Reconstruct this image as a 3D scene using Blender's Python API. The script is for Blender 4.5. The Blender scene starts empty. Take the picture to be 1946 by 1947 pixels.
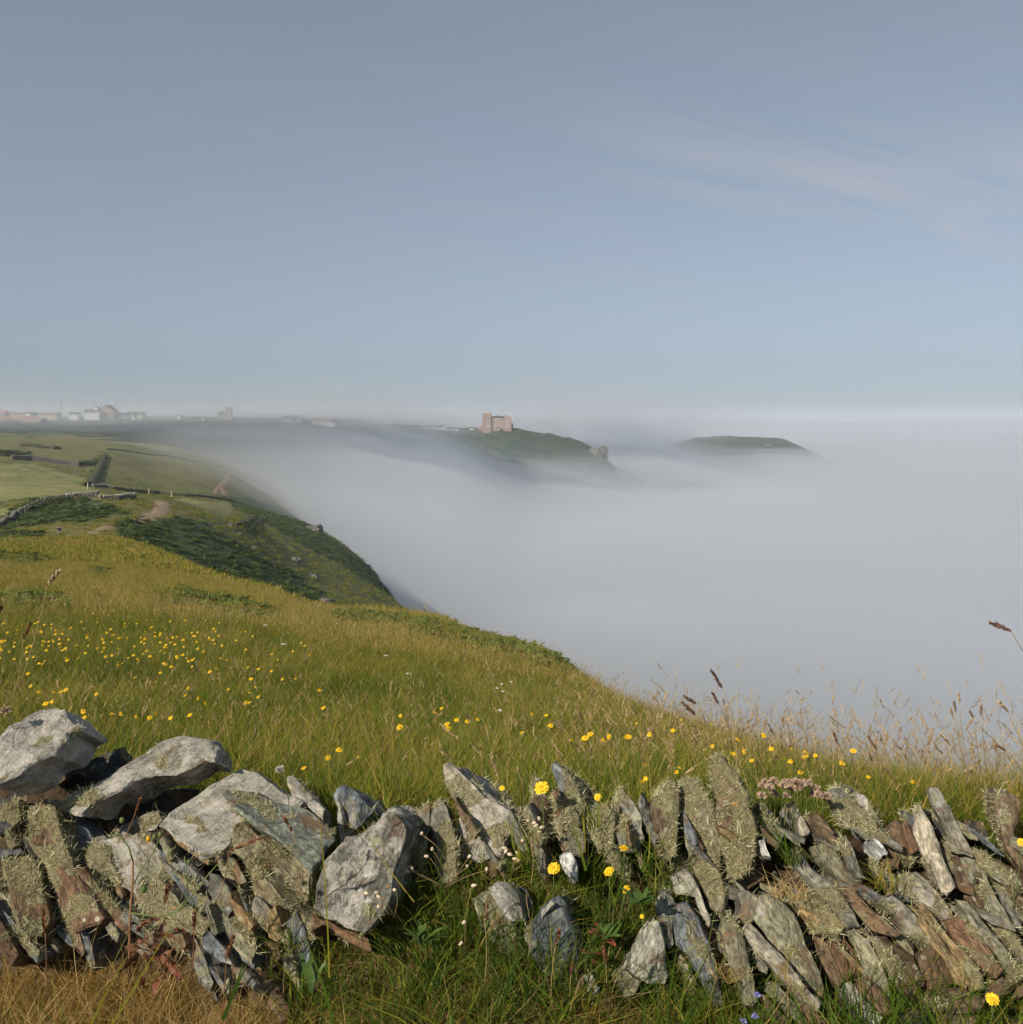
import bpy, bmesh, math, random
import numpy as np
from mathutils import Vector, Matrix, noise, Euler

rng = np.random.default_rng(11)
random.seed(11)
SC = bpy.context.scene
COL = SC.collection
PI = math.pi

# ------------------------------------------------------------------ camera
F = 1953.0                       # focal length in pixels of the 1946 px photograph
HORIZON = 790.0
PITCH = math.atan((973.5 - HORIZON) / F)
cam_d = bpy.data.cameras.new('camera')
cam = bpy.data.objects.new('camera', cam_d)
COL.objects.link(cam)
cam_d.sensor_width = 36
cam_d.lens = 36 * F / 1946
cam_d.clip_start = 0.05
cam_d.clip_end = 60000
cam.location = (0, 0, 0)
cam.rotation_euler = (PI / 2 - PITCH, 0, 0)
SC.camera = cam

# ------------------------------------------------------------------ sky and sun
SUN_EL = math.radians(33)
SUN_AZ = math.radians(221)       # clockwise from +Y (the viewing direction)
SUN = Vector((math.sin(SUN_AZ) * math.cos(SUN_EL), math.cos(SUN_AZ) * math.cos(SUN_EL), math.sin(SUN_EL)))
W = bpy.data.worlds.new('World')
SC.world = W
W.use_nodes = True
nt = W.node_tree
nt.nodes.clear()
def wn(t, **k):
    n = nt.nodes.new(t)
    for a, b in k.items(): setattr(n, a, b)
    return n
sky = wn('ShaderNodeTexSky', sky_type='NISHITA', sun_disc=False, sun_elevation=SUN_EL, sun_rotation=SUN_AZ,
         altitude=100, air_density=1.0, dust_density=0.3, ozone_density=5.0)
hs = wn('ShaderNodeHueSaturation'); hs.inputs['Saturation'].default_value = 0.30
tc = wn('ShaderNodeTexCoord')
sep = wn('ShaderNodeSeparateXYZ')
# thin cirrus: noise on the cloud plane (direction divided by its height)
comb = wn('ShaderNodeCombineXYZ')
mz = wn('ShaderNodeMath', operation='ADD'); mz.inputs[1].default_value = 0.10
dx = wn('ShaderNodeMath', operation='DIVIDE'); dy = wn('ShaderNodeMath', operation='DIVIDE')
mp = wn('ShaderNodeMapping', vector_type='TEXTURE'); mp.inputs['Scale'].default_value = (0.85, 0.26, 1); mp.inputs['Rotation'].default_value = (0, 0, 0.50)
mp.inputs['Location'].default_value = (7.3, 2.2, 0)
nz = wn('ShaderNodeTexNoise'); nz.inputs['Scale'].default_value = 1.0; nz.inputs['Detail'].default_value = 7
nz.inputs['Roughness'].default_value = 0.55; nz.inputs['Distortion'].default_value = 0.6
rp = wn('ShaderNodeValToRGB'); rp.color_ramp.elements[0].position = 0.40; rp.color_ramp.elements[1].position = 0.75
rp.color_ramp.elements[1].color = (0.42, 0.42, 0.42, 1)
wb = wn('ShaderNodeMix', data_type='RGBA', blend_type='MULTIPLY'); wb.inputs['Factor'].default_value = 1.0
wb.inputs['B'].default_value = (0.735, 0.815, 0.935, 1)            # the camera's cool white balance
mx = wn('ShaderNodeMix', data_type='RGBA')
mx.inputs['B'].default_value = (6.6, 6.1, 6.3, 1)
veil = wn('ShaderNodeMix', data_type='RGBA'); veil.inputs['Factor'].default_value = 0.25    # even veil of high thin cloud
veil.inputs['B'].default_value = (3.4, 4.6, 5.5, 1)
bg = wn('ShaderNodeBackground'); bg.inputs['Strength'].default_value = 0.072
out = wn('ShaderNodeOutputWorld')
L = nt.links.new
L(tc.outputs['Generated'], sep.inputs[0])
L(sep.outputs['Z'], mz.inputs[0])
L(sep.outputs['X'], dx.inputs[0]); L(mz.outputs[0], dx.inputs[1])
L(sep.outputs['Y'], dy.inputs[0]); L(mz.outputs[0], dy.inputs[1])
L(dx.outputs[0], comb.inputs[0]); L(dy.outputs[0], comb.inputs[1])
L(comb.outputs[0], mp.inputs[0]); L(mp.outputs[0], nz.inputs['Vector']); L(nz.outputs['Fac'], rp.inputs[0])
L(sky.outputs[0], hs.inputs['Color']); L(hs.outputs[0], wb.inputs['A']); L(wb.outputs['Result'], veil.inputs['A']); L(veil.outputs['Result'], mx.inputs['A']); # the cirrus gathers in one bank, with a trace of it elsewhere
bk = wn('ShaderNodeMapping', vector_type='TEXTURE'); bk.inputs['Location'].default_value = (1.2, 3.15, 0); bk.inputs['Rotation'].default_value = (0, 0, 0.50); bk.inputs['Scale'].default_value = (1.25, 0.55, 1)
gr = wn('ShaderNodeTexGradient', gradient_type='SPHERICAL')
br = wn('ShaderNodeMapRange'); br.inputs['From Max'].default_value = 0.6; br.inputs['To Min'].default_value = 0.10
mm = wn('ShaderNodeMath', operation='MULTIPLY')
L(comb.outputs[0], bk.inputs[0]); L(bk.outputs[0], gr.inputs[0]); L(gr.outputs['Fac'], br.inputs['Value']); L(rp.outputs['Color'], mm.inputs[0]); L(br.outputs[0], mm.inputs[1]); L(mm.outputs[0], mx.inputs['Factor'])
L(mx.outputs['Result'], bg.inputs['Color']); L(bg.outputs[0], out.inputs[0])

sun_d = bpy.data.lights.new('sun', 'SUN')
sun_d.energy = 4.9
sun_d.angle = math.radians(0.6)
sun_d.color = (1.0, 0.90, 0.74)
sun_o = bpy.data.objects.new('sun', sun_d)
COL.objects.link(sun_o)
sun_o.rotation_euler = SUN.to_track_quat('Z', 'Y').to_euler()

SC.view_settings.view_transform = 'Standard'
SC.view_settings.look = 'None'
SC.view_settings.gamma = 1
SC.view_settings.use_curve_mapping = False
SC.view_settings.exposure = 0.25
SC.cycles.max_bounces = 5
SC.cycles.diffuse_bounces = 2
SC.cycles.glossy_bounces = 2
SC.cycles.transmission_bounces = 3
SC.cycles.volume_bounces = 6
SC.cycles.transparent_max_bounces = 8
SC.cycles.use_denoising = True
SC.cycles.use_adaptive_sampling = True
SC.cycles.adaptive_threshold = 0.02
SC.cycles.sample_clamp_indirect = 4

# ------------------------------------------------------------------ helpers
def slope(py):                                 # tan of the angle of a photo row against the horizontal
    return math.tan(math.atan((973.5 - py) / F) - PITCH)
def P(px, py, Y):                              # the point at depth Y seen at a photo pixel
    v = (973.5 - py) / F
    d = Vector(((px - 973) / F, math.cos(PITCH) + v * math.sin(PITCH), -math.sin(PITCH) + v * math.cos(PITCH)))
    return d * (Y / d.y)
def pix(p):                                    # photo pixel of a world point
    c, s = math.cos(PITCH), math.sin(PITCH)
    f = p[1] * c - p[2] * s
    u = p[1] * s + p[2] * c
    return 973 + F * p[0] / f, 973.5 - F * u / f
def smooth(a, b, x):
    t = np.clip((x - a) / (b - a), 0, 1)
    return t * t * (3 - 2 * t)

def tag(o, label=None, cat=None, group=None, kind=None):
    if label: o['label'] = label
    if cat: o['category'] = cat
    if group: o['group'] = group
    if kind: o['kind'] = kind
    return o
def link(name, me, mat=None, parent=None):
    o = bpy.data.objects.new(name, me)
    COL.objects.link(o)
    if mat is not None:
        for m in (mat if isinstance(mat, (list, tuple)) else [mat]): me.materials.append(m)
    if parent: o.parent = parent
    return o
def mesh_np(name, verts, faces, smooth_shade=False):
    me = bpy.data.meshes.new(name)
    me.from_pydata([tuple(v) for v in verts], [], faces)
    me.update()
    if smooth_shade: me.polygons.foreach_set('use_smooth', [True] * len(me.polygons))
    return me
def empty(name, loc=(0, 0, 0)):
    o = bpy.data.objects.new(name, None)
    o.location = loc
    o.empty_display_size = 0.1
    COL.objects.link(o)
    return o
def from_bm(name, bm, mat, parent=None, shade=False):
    me = bpy.data.meshes.new(name)
    bm.normal_update()
    bm.to_mesh(me); bm.free()
    if shade: me.polygons.foreach_set('use_smooth', [True] * len(me.polygons))
    return link(name, me, mat, parent)

class NT:                                      # small node-tree writer
    def __init__(s, name):
        s.m = bpy.data.materials.new(name); s.m.use_nodes = True
        s.t = s.m.node_tree; s.t.nodes.clear()
        s.out = s.n('ShaderNodeOutputMaterial')
    def n(s, typ, ins=None, **k):
        nd = s.t.nodes.new(typ)
        for a, b in k.items(): setattr(nd, a, b)
        for a, b in (ins or {}).items():
            if hasattr(b, 'is_linked') or isinstance(b, bpy.types.NodeSocket): s.t.links.new(b, nd.inputs[a])
            else: nd.inputs[a].default_value = b
        return nd
    def noise(s, vec, scale, detail=4, rough=0.55, dist=0.0):
        return s.n('ShaderNodeTexNoise', {'Vector': vec, 'Scale': scale, 'Detail': detail, 'Roughness': rough, 'Distortion': dist}).outputs['Fac']
    def ramp(s, fac, stops):
        r = s.n('ShaderNodeValToRGB', {'Fac': fac})
        e = r.color_ramp.elements
        while len(e) < len(stops): e.new(0.5)
        for i, (p, c) in enumerate(stops):
            e[i].position = p
            e[i].color = (c, c, c, 1) if not isinstance(c, (tuple, list)) else (*c, 1)
        return r.outputs['Color']
    def mix(s, f, a, b, blend='MIX'):
        nd = s.n('ShaderNodeMix', data_type='RGBA', blend_type=blend)
        for k, v in (('Factor', f), ('A', a), ('B', b)):
            if isinstance(v, bpy.types.NodeSocket): s.t.links.new(v, nd.inputs[k])
            else: nd.inputs[k].default_value = v if not isinstance(v, tuple) or len(v) == 4 else (*v, 1)
        return nd.outputs['Result']
    def math(s, op, a, b=0.0):
        nd = s.n('ShaderNodeMath', operation=op)
        for i, v in enumerate((a, b)):
            if isinstance(v, bpy.types.NodeSocket): s.t.links.new(v, nd.inputs[i])
            else: nd.inputs[i].default_value = v
        return nd.outputs[0]
    def bump(s, h, strength=0.5, dist=0.01):
        return s.n('ShaderNodeBump', {'Height': h, 'Strength': strength, 'Distance': dist}).outputs[0]
    def principled(s, color, rough=0.8, normal=None, **k):
        b = s.n('ShaderNodeBsdfPrincipled', {'Base Color': color if isinstance(color, bpy.types.NodeSocket) else (*color, 1), 'Roughness': rough, **k})
        b.inputs['Specular IOR Level'].default_value = k.get('Specular IOR Level', 0.3)
        if normal is not None: s.t.links.new(normal, b.inputs['Normal'])
        s.t.links.new(b.outputs[0], s.out.inputs[0])
        return b
def plain(name, c, rough=0.8, var=0.15, scale=6.0):
    t = NT(name)
    co = t.n('ShaderNodeTexCoord').outputs['Object']
    nz = t.noise(co, scale, 5)
    k = t.ramp(nz, [(0.3, 1 - var), (0.7, 1 + var)])
    t.principled(t.mix(1.0, (*c, 1), k, 'MULTIPLY'), rough)
    return t.m
# ------------------------------------------------------------------ terrain
# feature lines: depth Y, then the photo row of the ground at these photo columns (None = z given)
CPX = np.array([-700, -300, 0, 100, 200, 300, 400, 500, 600, 700, 800, 900, 1000, 1200, 1400, 1600, 1800, 1946, 2300, 2700], float)
def row(Y, xs, ys, lift=0.0):
    z = [slope(y) * (Y if np.isscalar(Y) else 1) for y in np.interp(CPX, xs, ys)]
    return Y, np.array(z) - lift
RZ = [
    (-12.0, np.full(len(CPX), -1.15)),
    (0.6, np.full(len(CPX), -1.12)),
    (1.55, np.interp(CPX, [0, 500, 900, 1300, 1946], [-1.15, -1.14, -1.08, -1.12, -1.12])),
    (1.85, np.interp(CPX, [0, 500, 800, 1100, 1300, 1946], [-1.15, -1.13, -1.03, -1.04, -1.12, -1.12])),
    (2.10, np.interp(CPX, [0, 500, 700, 1100, 1300, 1946], [-1.02, -1.02, -0.95, -0.95, -1.00, -1.03])),
    (2.6, np.interp(CPX, [0, 1000, 1946], [-1.08, -1.10, -1.12])),
    row(4.5, [-300, 0, 400, 800, 1200, 1600, 1946, 2300], [1318, 1335, 1345, 1378, 1415, 1470, 1528, 1600], 0.15),
    row(9.0, [-300, 0, 400, 800, 1000, 1200, 1400, 1600, 1800, 1946, 2300], [1170, 1185, 1203, 1268, 1300, 1340, 1392, 1462, 1550, 1620, 1800], 0.16),
    row(20.0, [-300, 0, 200, 400, 600, 800, 1000, 1200, 1400, 1600, 1946], [1090, 1105, 1112, 1137, 1168, 1190, 1219, 1350, 1480, 1600, 1850], 0.17),
    row(45.0, [-300, 0, 200, 400, 500, 600, 700, 800, 900, 1000, 1200, 1400, 1600, 1946], [1040, 1053, 1060, 1093, 1117, 1150, 1155, 1165, 1205, 1270, 1400, 1530, 1650, 1900], 0.18),
    row(90.0, [-300, 0, 100, 200, 300, 400, 500, 600, 700, 800, 1000, 1400, 1946], [1012, 1022, 1023, 1021, 1046, 1093, 1135, 1180, 1205, 1250, 1400, 1600, 1900], 0.2),
    row(122.0, [-300, 0, 100, 200, 300, 400, 500, 600, 700, 800, 1000, 1400, 1946], [1006, 1018, 1019, 1014, 1046, 1090, 1132, 1168, 1195, 1240, 1350, 1560, 1800]),
    row(165.0, [-300, 0, 60, 100, 180, 250, 300, 400, 450, 500, 600, 700, 770, 900, 1946], [1000, 985, 962, 950, 942, 943, 950, 977, 997, 1040, 1100, 1145, 1180, 1260, 1650]),
    row(205.0, [-300, 0, 200, 300, 400, 450, 500, 600, 700, 770, 900, 1946], [965, 946, 946, 950, 968, 988, 1010, 1065, 1118, 1160, 1250, 1600]),
    row(300.0, [-300, 0, 200, 300, 400, 500, 560, 600, 680, 740, 770, 820, 900, 1946], [900, 885, 912, 934, 945, 972, 985, 1003, 1062, 1112, 1138, 1330, 1500, 1600]),
    row(380.0, [-300, 0, 200, 300, 400, 500, 600, 700, 800, 900, 1946], [868, 864, 880, 905, 920, 962, 1020, 1130, 1280, 1400, 1400]),
    row(560.0, [-300, 0, 200, 300, 400, 500, 600, 700, 800, 900, 1946], [832, 834, 838, 850, 875, 918, 990, 1100, 1200, 1200, 1200]),
    row(800.0, [-300, 0, 200, 400, 500, 600, 700, 800, 900, 1946], [803, 803, 803, 806, 812, 830, 880, 960, 1000, 1020]),
    row(950.0, [-300, 0, 200, 400, 600, 700, 800, 900, 1946], [794, 794, 793, 793, 797, 803, 930, 1000, 1000]),
    row(1400.0, [-300, 0, 400, 700, 800, 1946], [793, 793, 793, 797, 940, 960]),
    row(2600.0, [-300, 0, 400, 700, 800, 1946], [798, 798, 798, 799, 880, 900]),
]
RY = np.array([r[0] for r in RZ]); RZm = np.maximum(np.array([r[1] for r in RZ]), -96.0)
# densify along depth with monotone cubic, on a warped axis
def warp(Y): return np.where(Y > 1, np.log(np.maximum(Y, 1e-3)), (Y - 1) * 0.25)
TY = warp(RY)
NW = 400
TG = np.linspace(TY[0], TY[-1], NW * 4)
def pchip(x, y, xi):
    h = np.diff(x)[:, None]; d = np.diff(y, axis=0) / h
    m = np.zeros_like(y)
    w1 = 2 * h[1:] + h[:-1]; w2 = h[1:] + 2 * h[:-1]
    same = d[1:] * d[:-1] > 0
    with np.errstate(divide='ignore', invalid='ignore'):
        hm = (w1 + w2) / (w1 / d[:-1] + w2 / d[1:])
    m[1:-1] = np.where(same, hm, 0); m[0] = d[0]; m[-1] = d[-1]
    k = np.clip(np.searchsorted(x, xi) - 1, 0, len(x) - 2)
    t = ((xi - x[k]) / np.diff(x)[k])[:, None]; H = h[k]
    return ((2*t**3 - 3*t**2 + 1) * y[k] + (t**3 - 2*t**2 + t) * H * m[k] + (-2*t**3 + 3*t**2) * y[k+1] + (t**3 - t**2) * H * m[k+1])
CS = (CPX - 973) / F
SG = np.linspace(CS[0], CS[-1], 600)
# z/Y is smooth in log-depth: interpolate z over columns (smoothed linear) then depth
ZC = pchip(TY, RZm, TG)                                   # (depth, columns)
ZG = pchip(CS, ZC.T.copy(), SG).T                         # (depth, fine columns)
_k = np.hanning(9); _k /= _k.sum()
ZG = np.apply_along_axis(lambda r: np.convolve(np.pad(r, 4, mode='edge'), _k, 'valid'), 1, ZG)
def vnoise(x, y, s):                                      # cheap value noise, vectorised
    x = np.asarray(x) / s; y = np.asarray(y) / s
    xi = np.floor(x).astype(np.int64); yi = np.floor(y).astype(np.int64)
    fx = x - xi; fy = y - yi
    fx = fx*fx*(3-2*fx); fy = fy*fy*(3-2*fy)
    def h(a, b):
        n = (a * 374761393 + b * 668265263) & 0x7fffffff
        n = ((n ^ (n >> 13)) * 1274126177) & 0x7fffffff
        return ((n ^ (n >> 16)) & 0xffff) / 65535.0
    return (h(xi, yi)*(1-fx) + h(xi+1, yi)*fx)*(1-fy) + (h(xi, yi+1)*(1-fx) + h(xi+1, yi+1)*fx)*fy
def fbm(x, y, s, o=4):
    r = 0; a = 0.5; t = 0
    for i in range(o):
        r = r + a * vnoise(np.asarray(x) + 17.3*i, np.asarray(y) - 9.1*i, s / 2**i); t += a; a *= 0.5
    return r / t
def ground(X, Y):
    X = np.asarray(X, float); Y = np.asarray(Y, float)
    s = np.clip(X / np.maximum(Y, 0.9), SG[0], SG[-1])
    ti = np.clip((warp(Y) - TG[0]) / (TG[-1] - TG[0]) * (len(TG) - 1), 0, len(TG) - 1.001)
    si = np.clip((s - SG[0]) / (SG[-1] - SG[0]) * (len(SG) - 1), 0, len(SG) - 1.001)
    a = ti.astype(int); b = si.astype(int); ft = ti - a; fs = si - b
    z = (ZG[a, b]*(1-fs) + ZG[a, b+1]*fs)*(1-ft) + (ZG[a+1, b]*(1-fs) + ZG[a+1, b+1]*fs)*ft
    rough = (fbm(X, Y, 1.1, 3) - 0.5) * 0.09 * smooth(2.2, 5, Y) * (1 - smooth(15, 60, Y)) \
        + (fbm(X + 50, Y, 9, 4) - 0.5) * 0.9 * smooth(25, 110, Y) + (fbm(X, Y + 80, 40, 4) - 0.5) * 4.0 * smooth(170, 420, Y) * (1 - 0.5*smooth(700, 900, Y))
    z = z + rough
    near = (fbm(X, Y, 0.25, 3) - 0.5) * 0.05 * (1 - smooth(2.0, 3.0, Y))
    return z + near
def pixv(X, Y, Z):
    c, s = math.cos(PITCH), math.sin(PITCH)
    f = Y * c - Z * s; u = Y * s + Z * c
    f = np.maximum(f, 0.05)
    return 973 + F * X / f, 973.5 - F * u / f
def hit(px, py, lo=2.3, hi=1500, lift=0.0):                         # where the view ray of a photo pixel meets the ground (first hit past lo)
    d = P(px, py, 1.0)
    Y = np.geomspace(lo, hi, 3000)
    g = ground(d.x * Y, Y) + lift - d.z * Y
    i = np.argmax(g > 0)
    if g[i] <= 0: return None
    y = Y[i]
    return Vector((d.x * y, y, float(ground(d.x * y, y))))

def inpoly(px, py, poly):
    poly = np.asarray(poly, float); r = np.zeros(np.shape(px), bool)
    j = len(poly) - 1
    for i in range(len(poly)):
        xi, yi = poly[i]; xj, yj = poly[j]
        c = ((yi > py) != (yj > py)) & (px < (xj - xi) * (py - yi) / (yj - yi + 1e-9) + xi)
        r ^= c; j = i
    return r
# places on the land, outlined by where they lie in the photograph (measured), with a depth window
ZONES = {
 'bracken': [((2, 60), [(600,1162),(700,1165),(800,1178),(900,1195),(1000,1228),(1100,1268),(1230,1335),(1180,1335),(1080,1295),(980,1265),(870,1240),(760,1205),(660,1190)]),
             ((2, 60), [(290,1130),(340,1122),(430,1138),(520,1160),(525,1200),(440,1190),(380,1175),(310,1160)]),
             ((2, 60), [(-60,1140),(60,1130),(130,1145),(120,1172),(20,1175),(-60,1170)]),
             ((2, 60), [(-60,1050),(70,1052),(130,1070),(60,1075),(-60,1065)]),
             ((2, 60), [(170,1080),(215,1085),(200,1100),(160,1095)]),
             ((95, 240), [(215,1010),(250,985),(330,985),(400,1000),(470,1040),(560,1090),(640,1150),(800,1200),(600,1200),(500,1150),(400,1100),(320,1060)]),
             ((95, 240), [(10,985),(60,950),(120,945),(200,955),(240,975),(170,990),(60,1000),(0,1010)]),
             ((95, 240), [(-50,1010),(50,1010),(88,1011),(88,1030),(60,1032),(-50,1032)]),
             ((220, 700), [(420,935),(520,960),(600,1000),(680,1062),(780,1150),(700,1120),(600,1060),(520,1000),(440,965)]),
             ((350, 900), [(-100,800),(60,832),(300,812),(300,780),(-100,780)])],
 'field': [((170, 420), [(-300,885),(0,882),(60,884),(165,905),(158,925),(215,942),(120,945),(60,948),(-300,985)]),
           ((170, 420), [(300,950),(360,948),(430,955),(445,970),(420,985),(360,972)]),
           ((170, 420), [(-100,968),(20,968),(25,985),(-100,1010)])],
 'dirt': [((95, 240), [(155,1022),(175,1012),(200,1000),(215,1000),(195,1020),(165,1025)]),
          ((95, 240), [(240,990),(270,985),(300,955),(318,955),(320,975),(280,992)])],
}
def zone(name, px, py, Y):
    r = np.zeros(np.shape(px), bool)
    jx = (fbm(px * 1.0, py * 1.0, 26, 3) - 0.5) * 22; jy = (fbm(px + 300, py, 26, 3) - 0.5) * 12
    for (a, b), poly in ZONES[name]:
        r |= inpoly(px + jx, py + jy, poly) & (Y > a) & (Y < b)
    return r

rowsY = np.concatenate([np.linspace(-12, 0.6, 14), np.linspace(0.75, 3.2, 40), np.geomspace(3.3, 90, 90), np.geomspace(92, 420, 170), np.geomspace(430, 2600, 60)])
ncol = 340
V = []; C = []
u = np.linspace(-1, 1, ncol)
for y in rowsY:
    w = max(7.0, 0.8 * y)
    X = u * w; Yv = np.full(ncol, y)
    z = ground(X, Yv)
    V.append(np.stack([X, Yv, z], 1))
    px, py = pixv(X, Yv, z)
    c = np.zeros((ncol, 4)); c[:, 3] = 1
    c[:, 0] = zone('bracken', px, py, Yv); c[:, 1] = zone('field', px, py, Yv); c[:, 2] = zone('dirt', px, py, Yv)
    C.append(c)
V = np.concatenate(V); C = np.concatenate(C)
nr = len(rowsY)
faces = [(r*ncol+i, r*ncol+i+1, (r+1)*ncol+i+1, (r+1)*ncol+i) for r in range(nr-1) for i in range(ncol-1)]
me = mesh_np('ground', V, faces, True)
ca = me.color_attributes.new('cover', 'FLOAT_COLOR', 'POINT')
ca.data.foreach_set('color', C.ravel())

def land_mat(name, use_cover=True):
    t = NT(name)
    pos = t.n('ShaderNodeNewGeometry').outputs['Position']
    n1 = t.noise(pos, 0.035, 5, 0.6); n2 = t.noise(pos, 0.35, 6, 0.65); n3 = t.noise(pos, 5.0, 5, 0.7)
    base = t.mix(t.ramp(n1, [(0.38, 0.0), (0.62, 1.0)]), (0.135, 0.120, 0.034), (0.085, 0.110, 0.028))
    base = t.mix(t.ramp(n2, [(0.35, 0.0), (0.7, 0.8)]), base, (0.165, 0.135, 0.045))
    if use_cover:
        at = t.n('ShaderNodeVertexColor', layer_name='cover').outputs['Color']
        sp = t.n('ShaderNodeSeparateColor', {'Color': at})
        dark = t.mix(t.ramp(n2, [(0.3, 0.0), (0.7, 1.0)]), (0.030, 0.055, 0.016), (0.065, 0.085, 0.026))
        fld = t.mix(t.ramp(t.noise(pos, 0.12, 5, 0.6), [(0.35, 0.0), (0.65, 1.0)]), (0.165, 0.180, 0.048), (0.24, 0.215, 0.085))
        drt = t.mix(n2, (0.16, 0.115, 0.07), (0.24, 0.18, 0.115))
        base = t.mix(sp.outputs[0], base, dark); base = t.mix(sp.outputs[1], base, fld); base = t.mix(sp.outputs[2], base, drt)
    blot = t.noise(pos, 0.11, 7, 0.72, 0.6)
    base = t.mix(t.ramp(blot, [(0.50, 0.0), (0.62, 0.6)]), base, (0.040, 0.066, 0.020))
    base = t.mix(1.0, base, t.ramp(n3, [(0.25, 0.6), (0.75, 1.35)]), 'MULTIPLY')
    # bare soil right round the wall
    sepp = t.n('ShaderNodeSeparateXYZ', {0: pos}).outputs[1]
    near = t.n('ShaderNodeMapRange', {'Value': sepp, 'From Min': 2.0, 'From Max': 3.0, 'To Min': 1.0, 'To Max': 0.0}).outputs[0]
    base = t.mix(near, base, t.mix(n3, (0.05, 0.035, 0.02), (0.12, 0.085, 0.045)))
    h = t.math('ADD', t.math('MULTIPLY', n2, 1.2), t.math('MULTIPLY', n3, 0.12))
    t.principled(base, 0.95, t.bump(h, 0.8, 0.6))
    return t.m
M_LAND = land_mat('meadow_ground')
tag(link('ground', me, M_LAND), 'grassy cliff top falling away to the sea', kind='structure')

# sea far below
me = mesh_np('sea', [(-30000, -3000, -91), (30000, -3000, -91), (30000, 40000, -91), (-30000, 40000, -91)], [(0, 1, 2, 3)])
t = NT('sea_water'); pos = t.n('ShaderNodeNewGeometry').outputs['Position']
t.principled((0.02, 0.045, 0.055), 0.15, t.bump(t.noise(pos, 0.2, 5), 0.4, 0.5))
tag(link('sea', me, t.m), 'grey sea under the fog', kind='structure')

# headlands beyond the bay: outline of the top against the sky, depth and width
def headland(name, xs, ys, Y, front, back, rough, mat, label):
    n = 140; m = 46
    px = np.linspace(xs[0], xs[-1], n)
    top = np.array([slope(v) * Y for v in np.interp(px, xs, ys)])
    X = (px - 973) / F * Y
    vs = []
    for j in range(m):
        q = j / (m - 1)
        if q < 0.62:
            k = q / 0.62; yy = Y - front * (1 - k) ** 1.15; prof = 1 - (1 - k) ** 1.7
        else:
            k = (q - 0.62) / 0.38; yy = Y + back * k; prof = 1 - 0.25*k - 0.75*k**3
        z = -97 + (top + 97) * prof
        bump = (fbm(X, np.full(n, yy), 60, 5) - 0.5) * rough * (1 - abs(prof - 0.6)) + (fbm(X * 1.0, np.full(n, yy) + 40, 14, 3) - 0.5) * rough * 0.35
        vs.append(np.stack([X * (1 + 0.0 * q), np.full(n, yy), z + bump * (0.25 if j > m*0.58 and j < m*0.66 else 1)], 1))
    vs = np.concatenate(vs)
    fs = [(j*n+i, j*n+i+1, (j+1)*n+i+1, (j+1)*n+i) for j in range(m-1) for i in range(n-1)]
    me = mesh_np(name, vs, fs, True)
    return tag(link(name, me, mat), label, kind='structure')
def cliff_mat(name, g1, g2, rock, stretch=1.0):
    t = NT(name)
    g = t.n('ShaderNodeNewGeometry')
    n1 = t.noise(g.outputs['Position'], 0.045, 7, 0.75, 0.5); n2 = t.noise(g.outputs['Position'], 0.25, 5, 0.7)
    c = t.mix(t.ramp(n1, [(0.35, 0.0), (0.65, 1.0)]), g1, g2)
    c = t.mix(t.ramp(n2, [(0.58, 0.0), (0.72, 0.8)]), c, rock)
    t.principled(c, 0.95, t.bump(n2, 0.8, 6.0))
    return t.m
headland('castle_headland', [560, 700, 800, 870, 915, 985, 1010, 1050, 1075, 1105, 1135, 1170, 1210, 1260, 1330, 1420, 1500],
         [803, 803, 809, 814, 813, 812, 819, 825, 832, 838, 856, 885, 905, 935, 975, 1025, 1060], 1100, 330, 400, 24,
         cliff_mat('castle_headland_cover', (0.014, 0.048, 0.024), (0.058, 0.080, 0.034), (0.13, 0.10, 0.075)), 'dark green headland under the castle hotel')
headland('far_headland', [1000, 1210, 1290, 1345, 1385, 1410, 1485, 1510, 1525, 1535, 1550, 1600], [960, 890, 846, 831, 828, 831, 833, 845, 852, 864, 880, 960], 1800, 300, 500, 6,
         cliff_mat('far_headland_cover', (0.035, 0.055, 0.022), (0.060, 0.066, 0.032), (0.05, 0.045, 0.04)), 'far dark green headland rising out of the fog')
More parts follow.
